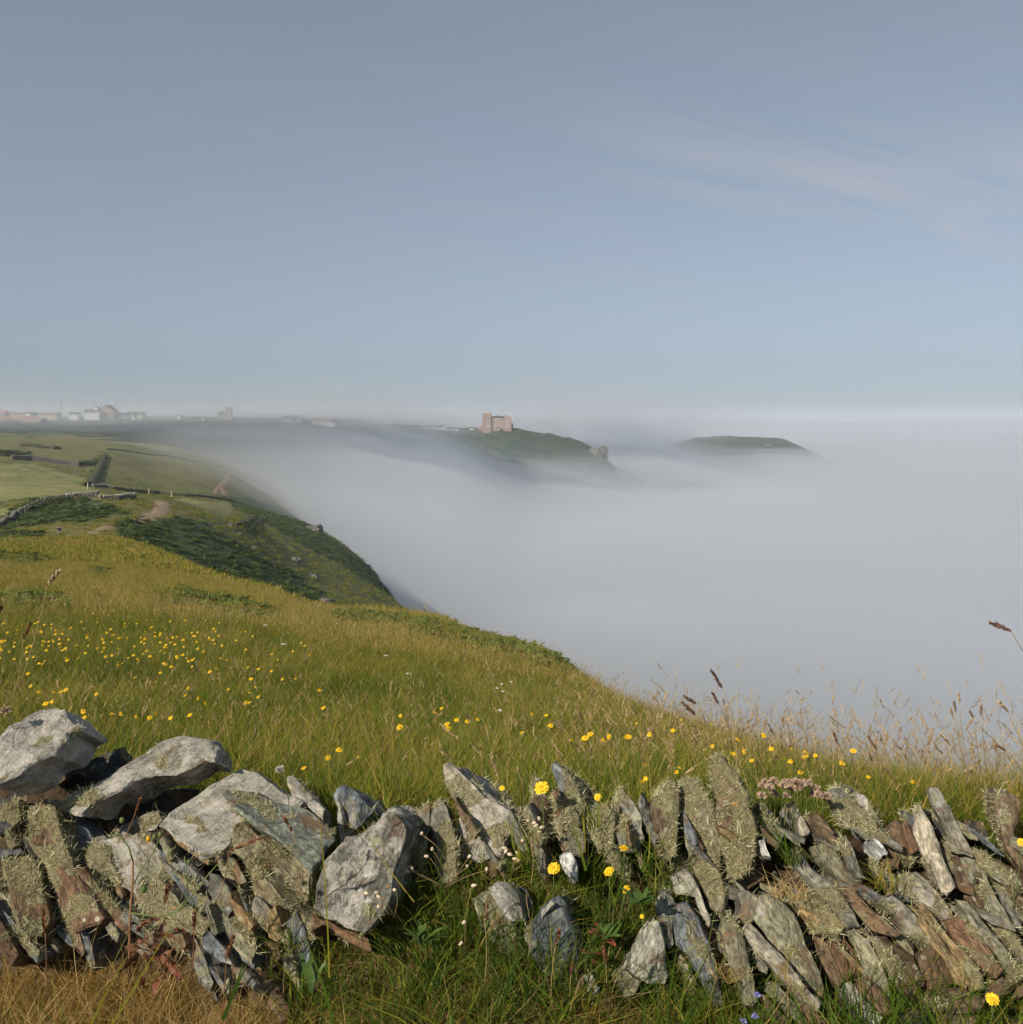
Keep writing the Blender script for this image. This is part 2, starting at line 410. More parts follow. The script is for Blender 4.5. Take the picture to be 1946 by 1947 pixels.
# ------------------------------------------------------------------ the dry stone hedge in front
CROPS = {'A': (0, 1300, 2.986), 'B': (400, 1400, 3.532), 'C': (800, 1400, 3.532), 'D': (1200, 1400, 3.532), 'E': (1500, 1400, 3.531)}
def wallY(py): return 1.83 + (1900 - py) * 0.00064
TINT = {'grey': (0.15, 0.145, 0.118), 'blue': (0.118, 0.132, 0.138), 'green': (0.125, 0.14, 0.115), 'olive': (0.20, 0.185, 0.12), 'brown': (0.125, 0.085, 0.05),
        'rust': (0.145, 0.085, 0.05), 'pale': (0.29, 0.27, 0.215), 'white': (0.36, 0.345, 0.32), 'quartz': (0.55, 0.54, 0.52), 'ochre': (0.23, 0.165, 0.08), 'dark': (0.05, 0.05, 0.045)}  # dark: dark stones, and shade of gaps and undersides put into colour
def stone_mat(name, quartz=False):
    t = NT(name)
    co = t.n('ShaderNodeTexCoord').outputs['Object']
    oi = t.n('ShaderNodeObjectInfo')
    off = t.n('ShaderNodeVectorMath', {0: co, 1: t.n('ShaderNodeCombineXYZ', {0: t.math('MULTIPLY', oi.outputs['Random'], 37.0), 1: t.math('MULTIPLY', oi.outputs['Random'], 11.0)}).outputs[0]}, operation='ADD').outputs[0]
    st = t.n('ShaderNodeMapping', {'Vector': off, 'Scale': (24.0, 44.0, 44.0)}).outputs[0]
    strata = t.noise(st, 1.0, 7, 0.68, 0.7)
    st2 = t.n('ShaderNodeMapping', {'Vector': off, 'Scale': (65.0, 150.0, 150.0)}).outputs[0]
    strata2 = t.noise(st2, 1.0, 4, 0.6, 0.2)
    big = t.noise(off, 9.0, 5, 0.6); mid = t.noise(off, 26.0, 6, 0.65); fine = t.noise(off, 160.0, 4, 0.6)
    tint = oi.outputs['Color']
    c = t.mix(1.0, tint, t.ramp(strata, [(0.30, 0.68), (0.48, 0.97), (0.72, 1.32)]), 'MULTIPLY')
    c = t.mix(1.0, c, t.ramp(strata2, [(0.36, 0.5), (0.64, 1.5)]), 'MULTIPLY')
    c = t.mix(1.0, c, t.ramp(mid, [(0.32, 0.62), (0.5, 1.0), (0.68, 1.3)]), 'MULTIPLY')
    if not quartz:
        rust = t.ramp(t.noise(off, 13.0, 6, 0.65, 0.4), [(0.54, 0.0), (0.62, 0.75), (0.75, 0.9)])
        c = t.mix(rust, c, t.mix(mid, (0.085, 0.045, 0.022), (0.19, 0.115, 0.06)))
        al = oi.outputs['Alpha']
        m = t.math('ADD', t.math('ADD', t.math('MULTIPLY', big, 0.55), t.math('MULTIPLY', mid, 0.45)), t.math('SUBTRACT', al, 0.5))
        cr = t.ramp(m, [(0.51, 0.0), (0.545, 1.0)])
        c = t.mix(cr, c, t.mix(t.ramp(t.math('ADD', t.math('MULTIPLY', fine, 0.4), t.math('MULTIPLY', t.noise(st, 0.7, 6, 0.7, 0.5), 0.6)), [(0.36, 0.0), (0.62, 1.0)]), (0.14, 0.132, 0.115), (0.47, 0.44, 0.385)))
        sp = t.n('ShaderNodeTexVoronoi', {'Vector': off, 'Scale': 34.0, 'Randomness': 1.0}).outputs['Distance']
        spots = t.math('MULTIPLY', t.ramp(sp, [(0.13, 1.0), (0.22, 0.0)]), t.ramp(big, [(0.45, 0.0), (0.6, 1.0)]))
        c = t.mix(spots, c, (0.36, 0.37, 0.27))
        lc = t.n('ShaderNodeAttribute', attribute_name='lichen_cover').outputs['Fac']
        lc = t.ramp(t.math('ADD', lc, t.math('MULTIPLY', t.math('SUBTRACT', mid, 0.5), 0.9)), [(0.42, 0.0), (0.58, 0.85)])
        c = t.mix(lc, c, t.mix(t.ramp(fine, [(0.3, 0.0), (0.7, 1.0)]), (0.075, 0.062, 0.032), (0.25, 0.225, 0.12)))
    vd = t.n('ShaderNodeVectorMath', {0: off, 1: t.n('ShaderNodeCombineXYZ', {0: t.math('MULTIPLY', mid, 0.03), 1: t.math('MULTIPLY', big, 0.03)}).outputs[0]}, operation='ADD').outputs[0]
    ck = t.n('ShaderNodeTexVoronoi', {'Vector': t.n('ShaderNodeMapping', {'Vector': vd, 'Scale': (9.0, 24.0, 24.0)}).outputs[0], 'Scale': 1.0}, feature='DISTANCE_TO_EDGE').outputs['Distance']
    crack = t.ramp(t.math('ADD', ck, t.math('MULTIPLY', t.math('SUBTRACT', big, 0.45), 0.25)), [(0.0, 1.0), (0.035, 0.0)])
    c = t.mix(t.math('MULTIPLY', crack, 0.16), c, (0.03, 0.027, 0.022))
    if not quartz:
        n5 = t.noise(off, 19.0, 6, 0.7, 0.3); n6 = t.noise(off, 31.0, 6, 0.7)
        c = t.mix(t.ramp(n5, [(0.60, 0.0), (0.63, 0.8)]), c, (0.22, 0.215, 0.13))       # dull olive crust
        c = t.mix(t.ramp(n6, [(0.655, 0.0), (0.68, 0.9)]), c, (0.33, 0.17, 0.045))      # small orange crust
        c = t.mix(t.ramp(t.noise(off, 7.0, 5, 0.6), [(0.55, 0.0), (0.72, 0.55)]), c, (0.055, 0.052, 0.045))   # black weathering
    hgt = t.math('ADD', t.math('MULTIPLY', strata, 0.8), t.math('ADD', t.math('MULTIPLY', fine, 0.16), t.math('MULTIPLY', mid, 0.5)))
    hgt = t.math('SUBTRACT', hgt, t.math('MULTIPLY', crack, 0.12))
    t.principled(c, 0.85 if not quartz else 0.5, t.bump(hgt, 0.9, 0.012))
    return t.m
M_STONE = stone_mat('slate'); M_QUARTZ = stone_mat('quartz', True)

def leaf_mat(name, stops, trans=0.3, rough=0.6, inst=True, var=0.16, patch=0.0):
    t = NT(name)
    a = t.n('ShaderNodeAttribute', attribute_name='tint').outputs['Fac']
    f = a
    if inst:
        b = t.n('ShaderNodeAttribute', attribute_name='itint', attribute_type='INSTANCER').outputs['Fac']
        f = t.math('ADD', a, b)
    if patch:
        pos = t.n('ShaderNodeNewGeometry').outputs['Position']
        f = t.math('ADD', f, t.math('MULTIPLY', t.math('SUBTRACT', t.noise(pos, 0.9, 4, 0.6), 0.5), patch))
    c = t.ramp(f, stops)
    d = t.n('ShaderNodeBsdfPrincipled', {'Base Color': c, 'Roughness': rough})
    d.inputs['Specular IOR Level'].default_value = 0.12
    tr = t.n('ShaderNodeBsdfTranslucent', {'Color': t.mix(1.0, c, (1.15, 1.1, 0.7, 1), 'MULTIPLY')})
    mxs = t.n('ShaderNodeMixShader', {0: trans, 1: d.outputs[0], 2: tr.outputs[0]})
    t.t.links.new(mxs.outputs[0], t.out.inputs[0])
    return t.m
M_LICHEN = leaf_mat('bushy_lichen', [(0.0, (0.22, 0.205, 0.095)), (0.5, (0.45, 0.425, 0.24)), (1.0, (0.66, 0.63, 0.42))], 0.2, 0.8, False)

def strips(base, direc, side, length, width, bend, nseg=3, taper=0.35):
    """curved strips, vectorised: arrays of base, unit direction, side vector, length, width and a bend vector"""
    n = len(base); out = []
    for k in range(nseg + 1):
        q = k / nseg
        p = base + direc * (length * q)[:, None] + bend * ((length * q * q))[:, None]
        if k < nseg:
            w = (width * (1 - (1 - taper) * q))[:, None] * 0.5
            out += [p - side * w, p + side * w]
        else: out.append(p)
    V = np.stack(out, 1)                                     # n, 2*nseg+1, 3
    m = 2 * nseg + 1
    tri = []
    for k in range(nseg - 1):
        a = 2 * k; tri += [(a, a+1, a+3), (a, a+3, a+2)]
    tri.append((m-3, m-2, m-1))
    T = (np.arange(n)[:, None, None] * m + np.array(tri)[None]).reshape(-1, 3)
    return V.reshape(-1, 3), T, m
def mesh_tri(name, V, T, tint=None, mats=None, midx=None, smooth_shade=False):
    me = bpy.data.meshes.new(name)
    V = np.ascontiguousarray(V, np.float32); T = np.ascontiguousarray(T, np.int32)
    me.vertices.add(len(V)); me.vertices.foreach_set('co', V.ravel())
    me.loops.add(T.size); me.loops.foreach_set('vertex_index', T.ravel())
    me.polygons.add(len(T)); me.polygons.foreach_set('loop_start', np.arange(0, T.size, 3, dtype=np.int32))
    me.polygons.foreach_set('loop_total', np.full(len(T), 3, np.int32)) if bpy.app.version < (4, 1) else None
    if midx is not None: me.polygons.foreach_set('material_index', np.ascontiguousarray(midx, np.int32))
    if smooth_shade: me.polygons.foreach_set('use_smooth', np.ones(len(T), bool))
    if tint is not None:
        at = me.attributes.new('tint', 'FLOAT', 'POINT'); at.data.foreach_set('value', np.ascontiguousarray(tint, np.float32))
    for m in (mats or []): me.materials.append(m)
    me.update(calc_edges=True); me.validate()
    return me
def unit(a): return a / np.maximum(np.linalg.norm(a, axis=-1, keepdims=True), 1e-9)

WALL = empty('stone_wall', (0, 1.95, -1.0))
tag(WALL, 'dry stone hedge of upright lichen covered slate slabs in the meadow corner', 'wall')
WL = Vector(WALL.location)
STONES = []
def add_lichen(o, me, M, cover, seed, dens=80000):
    r = np.random.default_rng(seed)
    nv = len(me.vertices); co = np.empty(nv * 3, np.float32); me.vertices.foreach_get('co', co); co = co.reshape(-1, 3)
    tri = np.array([p.vertices[:] for p in me.polygons]); 
    a, b, c = co[tri[:, 0]], co[tri[:, 1]], co[tri[:, 2]]
    cr = np.cross(b - a, c - a); ar = np.linalg.norm(cr, axis=1) * 0.5; nn = unit(cr)
    R = np.array(M.to_3x3()); nw = nn @ R.T; cw = ((a+b+c)/3) @ R.T + np.array(M.translation)
    mv = fbm(co[:, 0] + seed * 3.1 + co[:, 2], co[:, 1] + seed * 1.7, 0.045, 3)
    vn = np.empty(nv * 3, np.float32); me.vertices.foreach_get('normal', vn); vw = vn.reshape(-1, 3) @ R.T
    face = np.clip(0.65 + 0.9 * (0.6*vw[:, 2] - 0.45*vw[:, 0] - 0.35*vw[:, 1]), 0, 1)
    me.attributes.new('lichen_cover', 'FLOAT', 'POINT').data.foreach_set('value', (np.clip((0.27 + 0.34 * cover - mv) * 9 + 0.5, 0, 1) * np.clip(face * 1.6, 0, 1)).astype(np.float32))
    tocam = unit(-cw)
    vis = (nw * tocam).sum(1)
    wgt = ar * (vis > -0.25) * np.clip(0.35 + 0.9 * (0.6*nw[:, 2] - 0.45*nw[:, 0] - 0.35*nw[:, 1]) + 0.3, 0.05, 1.2)
    N = int(wgt.sum() * dens)
    if N < 5: return
    idx = r.choice(len(tri), N, p=wgt / wgt.sum())
    u = r.random(N); v = r.random(N); f = u + v > 1; u[f] = 1 - u[f]; v[f] = 1 - v[f]
    p = a[idx] + (b[idx]-a[idx]) * u[:, None] + (c[idx]-a[idx]) * v[:, None]
    ms = fbm(p[:, 0] + seed * 3.1 + p[:, 2], p[:, 1] + seed * 1.7, 0.045, 3)
    hs_ = np.modf(np.abs(np.sin(np.floor(p / 0.011) @ np.array([41.3, 17.9, 63.1])) * 9173.3))[0]
    keep = (ms < 0.27 + 0.34 * cover) & (r.random(N) < 0.45 + 0.8 * hs_)
    p = p[keep]; n = nn[idx][keep]; N = len(p)
    if N < 5: return
    cl = np.floor(p / 0.016); hsh = np.modf(np.sin(cl @ np.array([12.9, 78.2, 37.7])) * 43758.5)[0]
    d = unit(n * 0.75 + r.normal(0, 0.62, (N, 3)) + (np.linalg.inv(R) @ np.array([0, 0, 0.25])))
    side = unit(np.cross(d, r.normal(0, 1, (N, 3))))
    V, T, m = strips(p - n * 0.001, d, side, r.uniform(0.005, 0.013, N) * (0.6 + 0.8 * np.abs(hsh)), r.uniform(0.0009, 0.0019, N), r.normal(0, 0.55, (N, 3)), 2, 0.6)
    tint = np.repeat(np.clip(0.5 + 0.35 * hsh + r.normal(0, 0.2, N), 0, 1), m)
    lm = mesh_tri('lichen', V, T, tint, [M_LICHEN])
    lo = bpy.data.objects.new('lichen', lm); COL.objects.link(lo); lo.parent = o
    lo['kind'] = 'stuff'
def stone(crop, pts, tint='grey', crust=0.35, lich=0.4, dY=0.0, ext=(0.0, 0.12, -0.075), tilt=None, rough=1.0, label=None, flat=0.0, edge=0.012, mat=None):
    k = len(STONES); r = random.Random(100 + k)
    ox, oy, sc = CROPS[crop]
    q = [(ox + x / sc, oy + y / sc) for x, y in pts]
    cx = sum(a for a, b in q) / len(q); cy = sum(b for a, b in q) / len(q)
    if tilt is None: tilt = (r.uniform(-0.28, 0.28), r.uniform(-0.18, 0.05))
    dY += r.uniform(-0.012, 0.012)
    def at(px, py):
        return P(px, py, wallY(cy) + (cy - py) * (0.00064 + flat * 0.001) + dY + tilt[0] * (px - cx) / 1000 + tilt[1] * (py - cy) / 1000)
    pts3 = [at(a, b) for a, b in q]
    # chipped outline
    ring = []
    for i, a in enumerate(pts3):
        b = pts3[(i + 1) % len(pts3)]
        n = max(1, int((b - a).length / 0.028))
        e = (b - a)
        for j in range(n):
            p = a + e * (j / n)
            if j: p = p + Vector((-e.z, 0, e.x)).normalized() * (r.uniform(-0.004, 0.004) + 0.008 * noise.noise(p * 22))
            ring.append(p)
    n = len(ring); cen = sum(ring, Vector()) / n
    # normal and long axis of the face
    nor = Vector()
    for i in range(n): nor += (ring[i] - cen).cross(ring[(i+1) % n] - cen)
    nor.normalize()
    if nor.dot(-cen) < 0: nor = -nor
    A = np.array([p - cen for p in ring]); w, vec = np.linalg.eigh(A.T @ A)
    ux = Vector(vec[:, 2]); ux = (ux - nor * ux.dot(nor)).normalized(); uy = nor.cross(ux)
    M = Matrix(((ux.x, uy.x, nor.x, cen.x), (ux.y, uy.y, nor.y, cen.y), (ux.z, uy.z, nor.z, cen.z), (0, 0, 0, 1)))
    Mi = M.inverted()
    loc = [Mi @ p for p in ring]
    area = sum(loc[i].x * loc[(i+1) % n].y - loc[(i+1) % n].x * loc[i].y for i in range(n))
    if area < 0: loc.reverse()
    ex = Mi.to_3x3() @ Vector(ext)
    ch = min(0.006, 0.12 * math.sqrt(w[1] / n + 1e-9) + 0.002)
    ins = []
    for i in range(n):
        t1 = (loc[(i+1) % n] - loc[i - 1]); nn = Vector((-t1.y, t1.x, 0)).normalized()
        ins.append(loc[i] + nn * ch * r.uniform(0.5, 1.1))
    bm = bmesh.new()
    rA = [bm.verts.new(p) for p in ins]
    rB = [bm.verts.new(Vector((p.x, p.y, -ch * r.uniform(0.5, 1.3)))) for p in loc]
    rC = [bm.verts.new(p * 0.985 + ex * 0.55) for p in loc]
    rD = [bm.verts.new(p * 0.90 + ex) for p in loc]
    for X, Y in ((rA, rB), (rB, rC), (rC, rD)):
        for i in range(n): bm.faces.new((X[i], Y[i], Y[(i+1) % n], X[(i+1) % n]))
    bm.faces.new(rA); bm.faces.new(list(reversed(rD)))
    bmesh.ops.triangulate(bm, faces=bm.faces[:], quad_method='BEAUTY', ngon_method='BEAUTY')
    for it in range(5):
        le = [e for e in bm.edges if e.calc_length() > edge * 1.5]
        if not le: break
        bmesh.ops.subdivide_edges(bm, edges=le, cuts=1)
        bmesh.ops.triangulate(bm, faces=[f for f in bm.faces if len(f.verts) > 3])
    bmesh.ops.recalc_face_normals(bm, faces=bm.faces[:])
    bm.normal_update()
    sd = Vector((k * 7.13, k * 3.7, 0))
    amp = 0.0055 * rough
    for v in bm.verts:
        c = v.co
        s1 = noise.noise(Vector((c.x * 10, c.y * 34, c.z * 34)) + sd)
        s2 = noise.noise(c * 14 + sd); s3 = noise.noise(c * 45 + sd)
        step = math.floor((s1 + 1) * 2.5) / 2.5 - 1                    # broken laminae
        s4 = math.floor(noise.noise(Vector((c.x * 16, c.y * 22, c.z * 22)) - sd) * 3.0) / 3.0
        v.co = c + v.normal * (amp * (0.9 * step + 0.3 * s1 + 0.8 * s2 + 0.35 * s3 + 0.8 * s4))
    me = bpy.data.meshes.new('stone'); bm.to_mesh(me); bm.free()
    me.polygons.foreach_set('use_smooth', [True] * len(me.polygons))
    me.set_sharp_from_angle(angle=math.radians(27))
    o = link('stone', me, mat or M_STONE, WALL)
    o.matrix_local = Matrix.Translation(-WL) @ M
    tk = r.uniform(0.85, 1.2); tw = r.uniform(-0.05, 0.05); tc_ = [TINT[tint][0] * tk * (1 + tw), TINT[tint][1] * tk, TINT[tint][2] * tk * (1 - tw)]
    o.color = (*tc_, crust)
    if label: o['label'] = label
    STONES.append(o)
    if lich > 0.02: add_lichen(o, me, M, lich, k + 1)
    return o
LR = (0.0, 0.05, -0.07)
# big loose slabs on the top, left
stone('A', [(-80,340),(0,300),(110,215),(200,150),(335,118),(375,150),(400,185),(470,235),(455,262),(395,270),(370,325),(300,400),(200,440),(110,520),(0,570),(-80,600)], 'white', 0.62, 0.12, -0.05, (0.02,0.12,-0.07), (0.1,0), 1.3, 'white slab tilted up at the end of the wall', 1.1)
stone('A', [(-80,640),(0,640),(150,560),(330,460),(430,340),(450,400),(440,500),(300,600),(130,690),(0,720),(-80,720)], 'dark', 0.3, 0.3, 0.10, flat=0.3)  # shadowed rocks: the dark tint paints the shade below the tilted slab
stone('A', [(480,440),(560,400),(690,350),(705,430),(660,520),(560,545),(470,560)], 'dark', 0.32, 0.5, 0.22, flat=0.5)
stone('A', [(330,700),(420,620),(520,570),(640,500),(790,400),(900,340),(1010,290),(1110,285),(1200,315),(1235,360),(1230,440),(1165,420),(1090,475),(1000,520),(880,520),(760,545),(700,600),(560,655),(470,745),(420,735)], 'pale', 0.56, 0.34, 0.02, (0.015,0.12,-0.07), (-0.1,0), 1.2, 'long grey slab lying across the top of the wall', 1.0)
stone('A', [(470,760),(640,690),(800,640),(950,600),(1100,590),(1060,680),(960,740),(820,800),(640,830),(520,800)], 'dark', 0.3, 0.2, 0.16, (0,0.1,-0.05))
stone('B', [(-360,593),(-280,500),(-110,400),(60,290),(200,205),(272,212),(400,300),(540,380),(620,430),(560,560),(300,600),(130,740),(60,800),(-50,800),(-120,745),(-230,690)], 'white', 0.75, 0.10, 0.03, (0.01,0.11,-0.06), (0.05,0), 1.2, 'broad white crusted slab near the top of the wall', 0.9)
stone('B', [(525,275),(560,262),(620,310),(700,410),(770,490),(760,560),(640,450),(570,430)], 'pale', 0.55, 0.25, 0.10, flat=0.5)
stone('B', [(75,370),(110,345),(180,345),(330,370),(480,420),(600,460),(700,520),(790,590),(840,640),(850,690),(770,760),(760,830),(690,890),(620,840),(520,750),(420,660),(330,620),(260,560),(160,480),(100,420)], 'green', 0.30, 0.22, -0.06, (-0.015,0.08,-0.045), (0.25,0), 0.9, 'dark green slab leaning over the white slab', 0.75)
stone('B', [(110,700),(160,570),(200,550),(280,590),(330,640),(430,670),(540,770),(640,860),(690,910),(670,1100),(640,1170),(480,1165),(340,1160),(300,1050),(290,940),(200,830),(120,780)], 'olive', 0.3, 0.14, -0.01, (0.03,0.16,-0.07), (0.45,0), 1.3)
stone('B', [(640,860),(760,830),(850,700),(900,720),(780,850),(730,940),(690,1080),(680,1000)], 'dark', 0.25, 0.1, 0.10)  # dark piece set behind, painting the shade of the gap between neighbours
stone('B', [(845,390),(870,345),(905,325),(960,360),(1000,390),(1040,430),(1110,500),(1020,600),(960,640),(900,690),(875,720),(868,500)], 'blue', 0.48, 0.2, 0.06, (0.04,0.12,-0.07), (0.5,0), 1.2)
stone('B', [(670,1300),(690,1180),(800,1215),(930,1290),(1060,1360),(1080,1440),(960,1400),(850,1340),(770,1265),(680,1315)], 'rust', 0.15, 0.04, -0.12)
stone('B', [(680,1150),(700,1040),(730,930),(780,850),(840,780),(880,700),(1000,640),(1100,590),(1130,540),(1160,500),(1230,520),(1300,560),(1335,620),(1330,700),(1280,800),(1250,900),(1240,1000),(1230,1080),(1180,1180),(1100,1290),(1040,1345),(930,1290),(800,1230),(740,1190)], 'grey', 0.52, 0.14, -0.12, (0.03,0.22,-0.065), (0.12,-0.1), 1.6, 'large pale boulder with white crust over grey and brown')
# lower left
stone('A', [(250,645),(330,660),(440,760),(520,830),(545,890),(500,970),(430,1010),(340,790)], 'blue', 0.42, 0.12, 0.03, (0.03,0.15,-0.07), (0.5,0))
stone('A', [(150,740),(180,680),(250,645),(295,670),(335,780),(400,980),(440,1060),(520,1200),(600,1330),(560,1360),(420,1420),(330,1250),(260,1050),(170,900)], 'rust', 0.2, 0.78, -0.02, (0.02,0.15,-0.07), (-0.2,0))
stone('A', [(0,1000),(50,965),(130,980),(200,1000),(250,1060),(300,1330),(250,1430),(160,1450),(110,1390),(60,1200)], 'brown', 0.25, 0.9, -0.03)
stone('A', [(440,1060),(480,1030),(560,1120),(650,1220),(720,1330),(745,1430),(690,1470),(640,1410),(560,1290),(490,1160)], 'rust', 0.1, 0.26, -0.03, rough=0.7, label='orange brown slab edge among the grey stones')
stone('A', [(520,880),(600,840),(650,900),(640,1010),(700,1130),(640,1150),(560,1080),(480,1010)], 'grey', 0.4, 0.85, 0.0)
stone('A', [(550,890),(650,860),(780,840),(880,870),(930,960),(1000,1100),(1010,1260),(900,1330),(800,1260),(700,1140),(620,1010)], 'pale', 0.50, 0.36, 0.01, rough=1.4)
stone('A', [(900,930),(1000,970),(1100,1040),(1220,1130),(1245,1200),(1150,1265),(1060,1240),(980,1100)], 'blue', 0.52, 0.12, 0.0)
stone('A', [(1190,1230),(1240,1180),(1330,1260),(1420,1390),(1475,1490),(1430,1575),(1330,1490),(1250,1350)], 'olive', 0.35, 0.3, -0.02)
stone('A', [(820,1240),(960,1230),(1120,1290),(1200,1360),(1150,1440),(1020,1400),(900,1420),(800,1380),(760,1290)], 'grey', 0.4, 0.75, -0.02)
stone('A', [(1130,1400),(1200,1390),(1290,1500),(1330,1600),(1230,1580),(1150,1490)], 'blue', 0.45, 0.3, -0.03)
stone('A', [(1060,1150),(1150,1170),(1210,1230),(1260,1360),(1200,1390),(1110,1280)], 'grey', 0.42, 0.7, 0.0)
stone('A', [(-50,1240),(0,1300),(60,1400),(110,1530),(70,1600),(0,1500),(-50,1460)], 'rust', 0.1, 0.1, -0.04, rough=0.7)
stone('A', [(-60,930),(0,920),(130,910),(150,965),(60,975),(0,1010),(-60,1020)], 'blue', 0.4, 0.2, 0.05)
stone('A', [(-60,690),(40,650),(110,650),(130,770),(60,840),(0,850),(-60,840)], 'dark', 0.3, 0.9, 0.05)
stone('A', [(640,800),(780,760),(900,710),(925,770),(880,840),(760,860),(650,855)], 'pale', 0.55, 0.45, 0.08)
stone('A', [(130,860),(170,900),(260,1060),(330,1260),(300,1330),(250,1070),(200,1000)], 'dark', 0.3, 0.4, 0.06)
stone('B', [(110,790),(170,830),(240,960),(275,1080),(305,1200),(360,1340),(300,1355),(240,1190),(170,990),(100,880)], 'olive', 0.3, 0.5, 0.0)
stone('B', [(235,1170),(285,1220),(300,1330),(255,1335)], 'rust', 0.2, 0.05, -0.03)
stone('B', [(-20,900),(60,930),(130,1000),(170,1150),(120,1210),(40,1120),(-30,1040)], 'grey', 0.4, 0.75, 0.0)
stone('B', [(475,1480),(590,1420),(620,1540),(645,1680),(605,1740),(540,1630),(480,1550)], 'grey', 0.35, 0.06, -0.02)
stone('B', [(320,1680),(430,1600),(500,1700),(560,1880),(480,1910),(410,1800)], 'brown', 0.25, 0.04, -0.06)
stone('B', [(640,1600),(690,1520),(745,1560),(765,1700),(680,1720)], 'rust', 0.2, 0.04, -0.02)
stone('B', [(400,1200),(520,1170),(640,1180),(680,1240),(660,1330),(540,1350),(430,1330)], 'dark', 0.25, 0.1, 0.10)
stone('B', [(280,1340),(380,1330),(470,1400),(480,1500),(400,1560),(310,1500)], 'brown', 0.25, 0.1, 0.02)
# upright slabs in the middle
stone('B', [(1358,560),(1400,480),(1440,430),(1478,440),(1482,560),(1452,680),(1452,800),(1442,960),(1380,995),(1348,900),(1358,700)], 'grey', 0.4, 0.95, 0.0)
stone('C', [(80,440),(108,390),(142,400),(185,470),(225,600),(255,760),(255,960),(205,1005),(130,985),(98,800),(76,600)], 'grey', 0.42, 0.85, 0.0)
stone('C', [(140,230),(150,190),(190,175),(240,200),(300,250),(370,310),(440,390),(520,440),(600,480),(690,510),(700,600),(680,660),(560,680),(520,800),(400,845),(270,825),(250,700),(250,560),(265,480),(200,420),(160,330)], 'pale', 0.56, 0.62, 0.04, (0.06,0.13,-0.065), (-0.15,0), 1.4, 'tall pointed slab with white top and shaggy lichen')
stone('C', [(720,450),(770,410),(830,400),(852,450),(862,600),(862,705),(800,710),(740,630)], 'brown', 0.35, 0.8, 0.03)
stone('C', [(855,420),(920,400),(942,520),(925,705),(880,725),(858,560)], 'olive', 0.3, 0.2, 0.04)
stone('C', [(770,310),(800,285),(830,310),(860,430),(800,430)], 'pale', 0.5, 0.3, 0.10)
stone('C', [(868,200),(905,168),(950,210),(1000,250),(1050,320),(1072,400),(1092,490),(1060,540),(1010,540),(960,490),(920,400),(890,300)], 'blue', 0.44, 0.12, 0.02, (0.05,0.10,-0.065), (-0.5,0), 1.2, 'pointed slab tinted blue grey for shade, with a rusty side')  # blue tint paints in the skylit, sunless look of its right side
stone('C', [(895,330),(925,330),(965,400),(1005,520),(985,640),(945,640),(925,520)], 'rust', 0.25, 0.3, -0.01, rough=1.4)
stone('C', [(925,540),(1000,500),(1085,505),(1110,700),(1090,805),(1000,790),(940,705)], 'olive', 0.35, 0.85, -0.01)
stone('C', [(1055,330),(1100,305),(1165,350),(1172,440),(1120,490),(1080,430)], 'brown', 0.35, 0.7, 0.08)
stone('C', [(1118,500),(1180,450),(1250,450),(1300,520),(1312,640),(1292,770),(1220,750),(1160,690),(1120,600)], 'olive', 0.42, 0.8, 0.02)
stone('C', [(1318,380),(1345,335),(1380,380),(1440,430),(1500,540),(1490,620),(1522,690),(1450,770),(1350,770),(1308,640)], 'grey', 0.45, 0.72, 0.03)
stone('C', [(960,810),(1005,795),(1045,880),(1055,965),(1000,905)], 'quartz', 0, 0, -0.02, mat=M_QUARTZ, label='white quartz lump between the flowers')
stone('C', [(1540,480),(1560,420),(1620,320),(1660,280),(1712,300),(1732,420),(1732,600),(1730,770),(1690,840),(1620,770),(1570,640)], 'brown', 0.35, 0.82, 0.0)
stone('C', [(660,620),(740,600),(790,720),(800,860),(720,880),(560,860),(520,800),(580,690)], 'brown', 0.3, 0.3, 0.06)
stone('D', [(322,330),(338,270),(400,282),(455,260),(476,340),(548,430),(556,560),(606,690),(594,900),(650,1050),(614,1192),(530,1150),(497,1060),(425,950),(417,790),(343,610),(352,450)], 'olive', 0.36, 0.92, 0.0, (0.02,0.12,-0.065), (-0.15,0))
stone('D', [(545,220),(555,130),(590,103),(632,120),(658,190),(718,232),(740,300),(802,365),(810,480),(852,610),(838,740),(818,900),(735,945),(705,978),(650,940),(640,840),(598,760),(606,600),(563,520),(577,420),(547,330)], 'brown', 0.38, 0.93, -0.01, (0.03,0.12,-0.065), (-0.1,0), 1.0, 'tallest upright slab coated in pale shaggy lichen')
stone('D', [(840,440),(900,430),(1000,540),(1042,640),(1000,705),(900,570)], 'grey', 0.5, 0.4, 0.05)
stone('D', [(848,695),(915,650),(922,720),(948,815),(900,795)], 'quartz', 0, 0, 0.0, mat=M_QUARTZ)
stone('D', [(700,960),(800,900),(890,860),(905,960),(800,1045),(720,1055)], 'brown', 0.25, 0.06, 0.05)
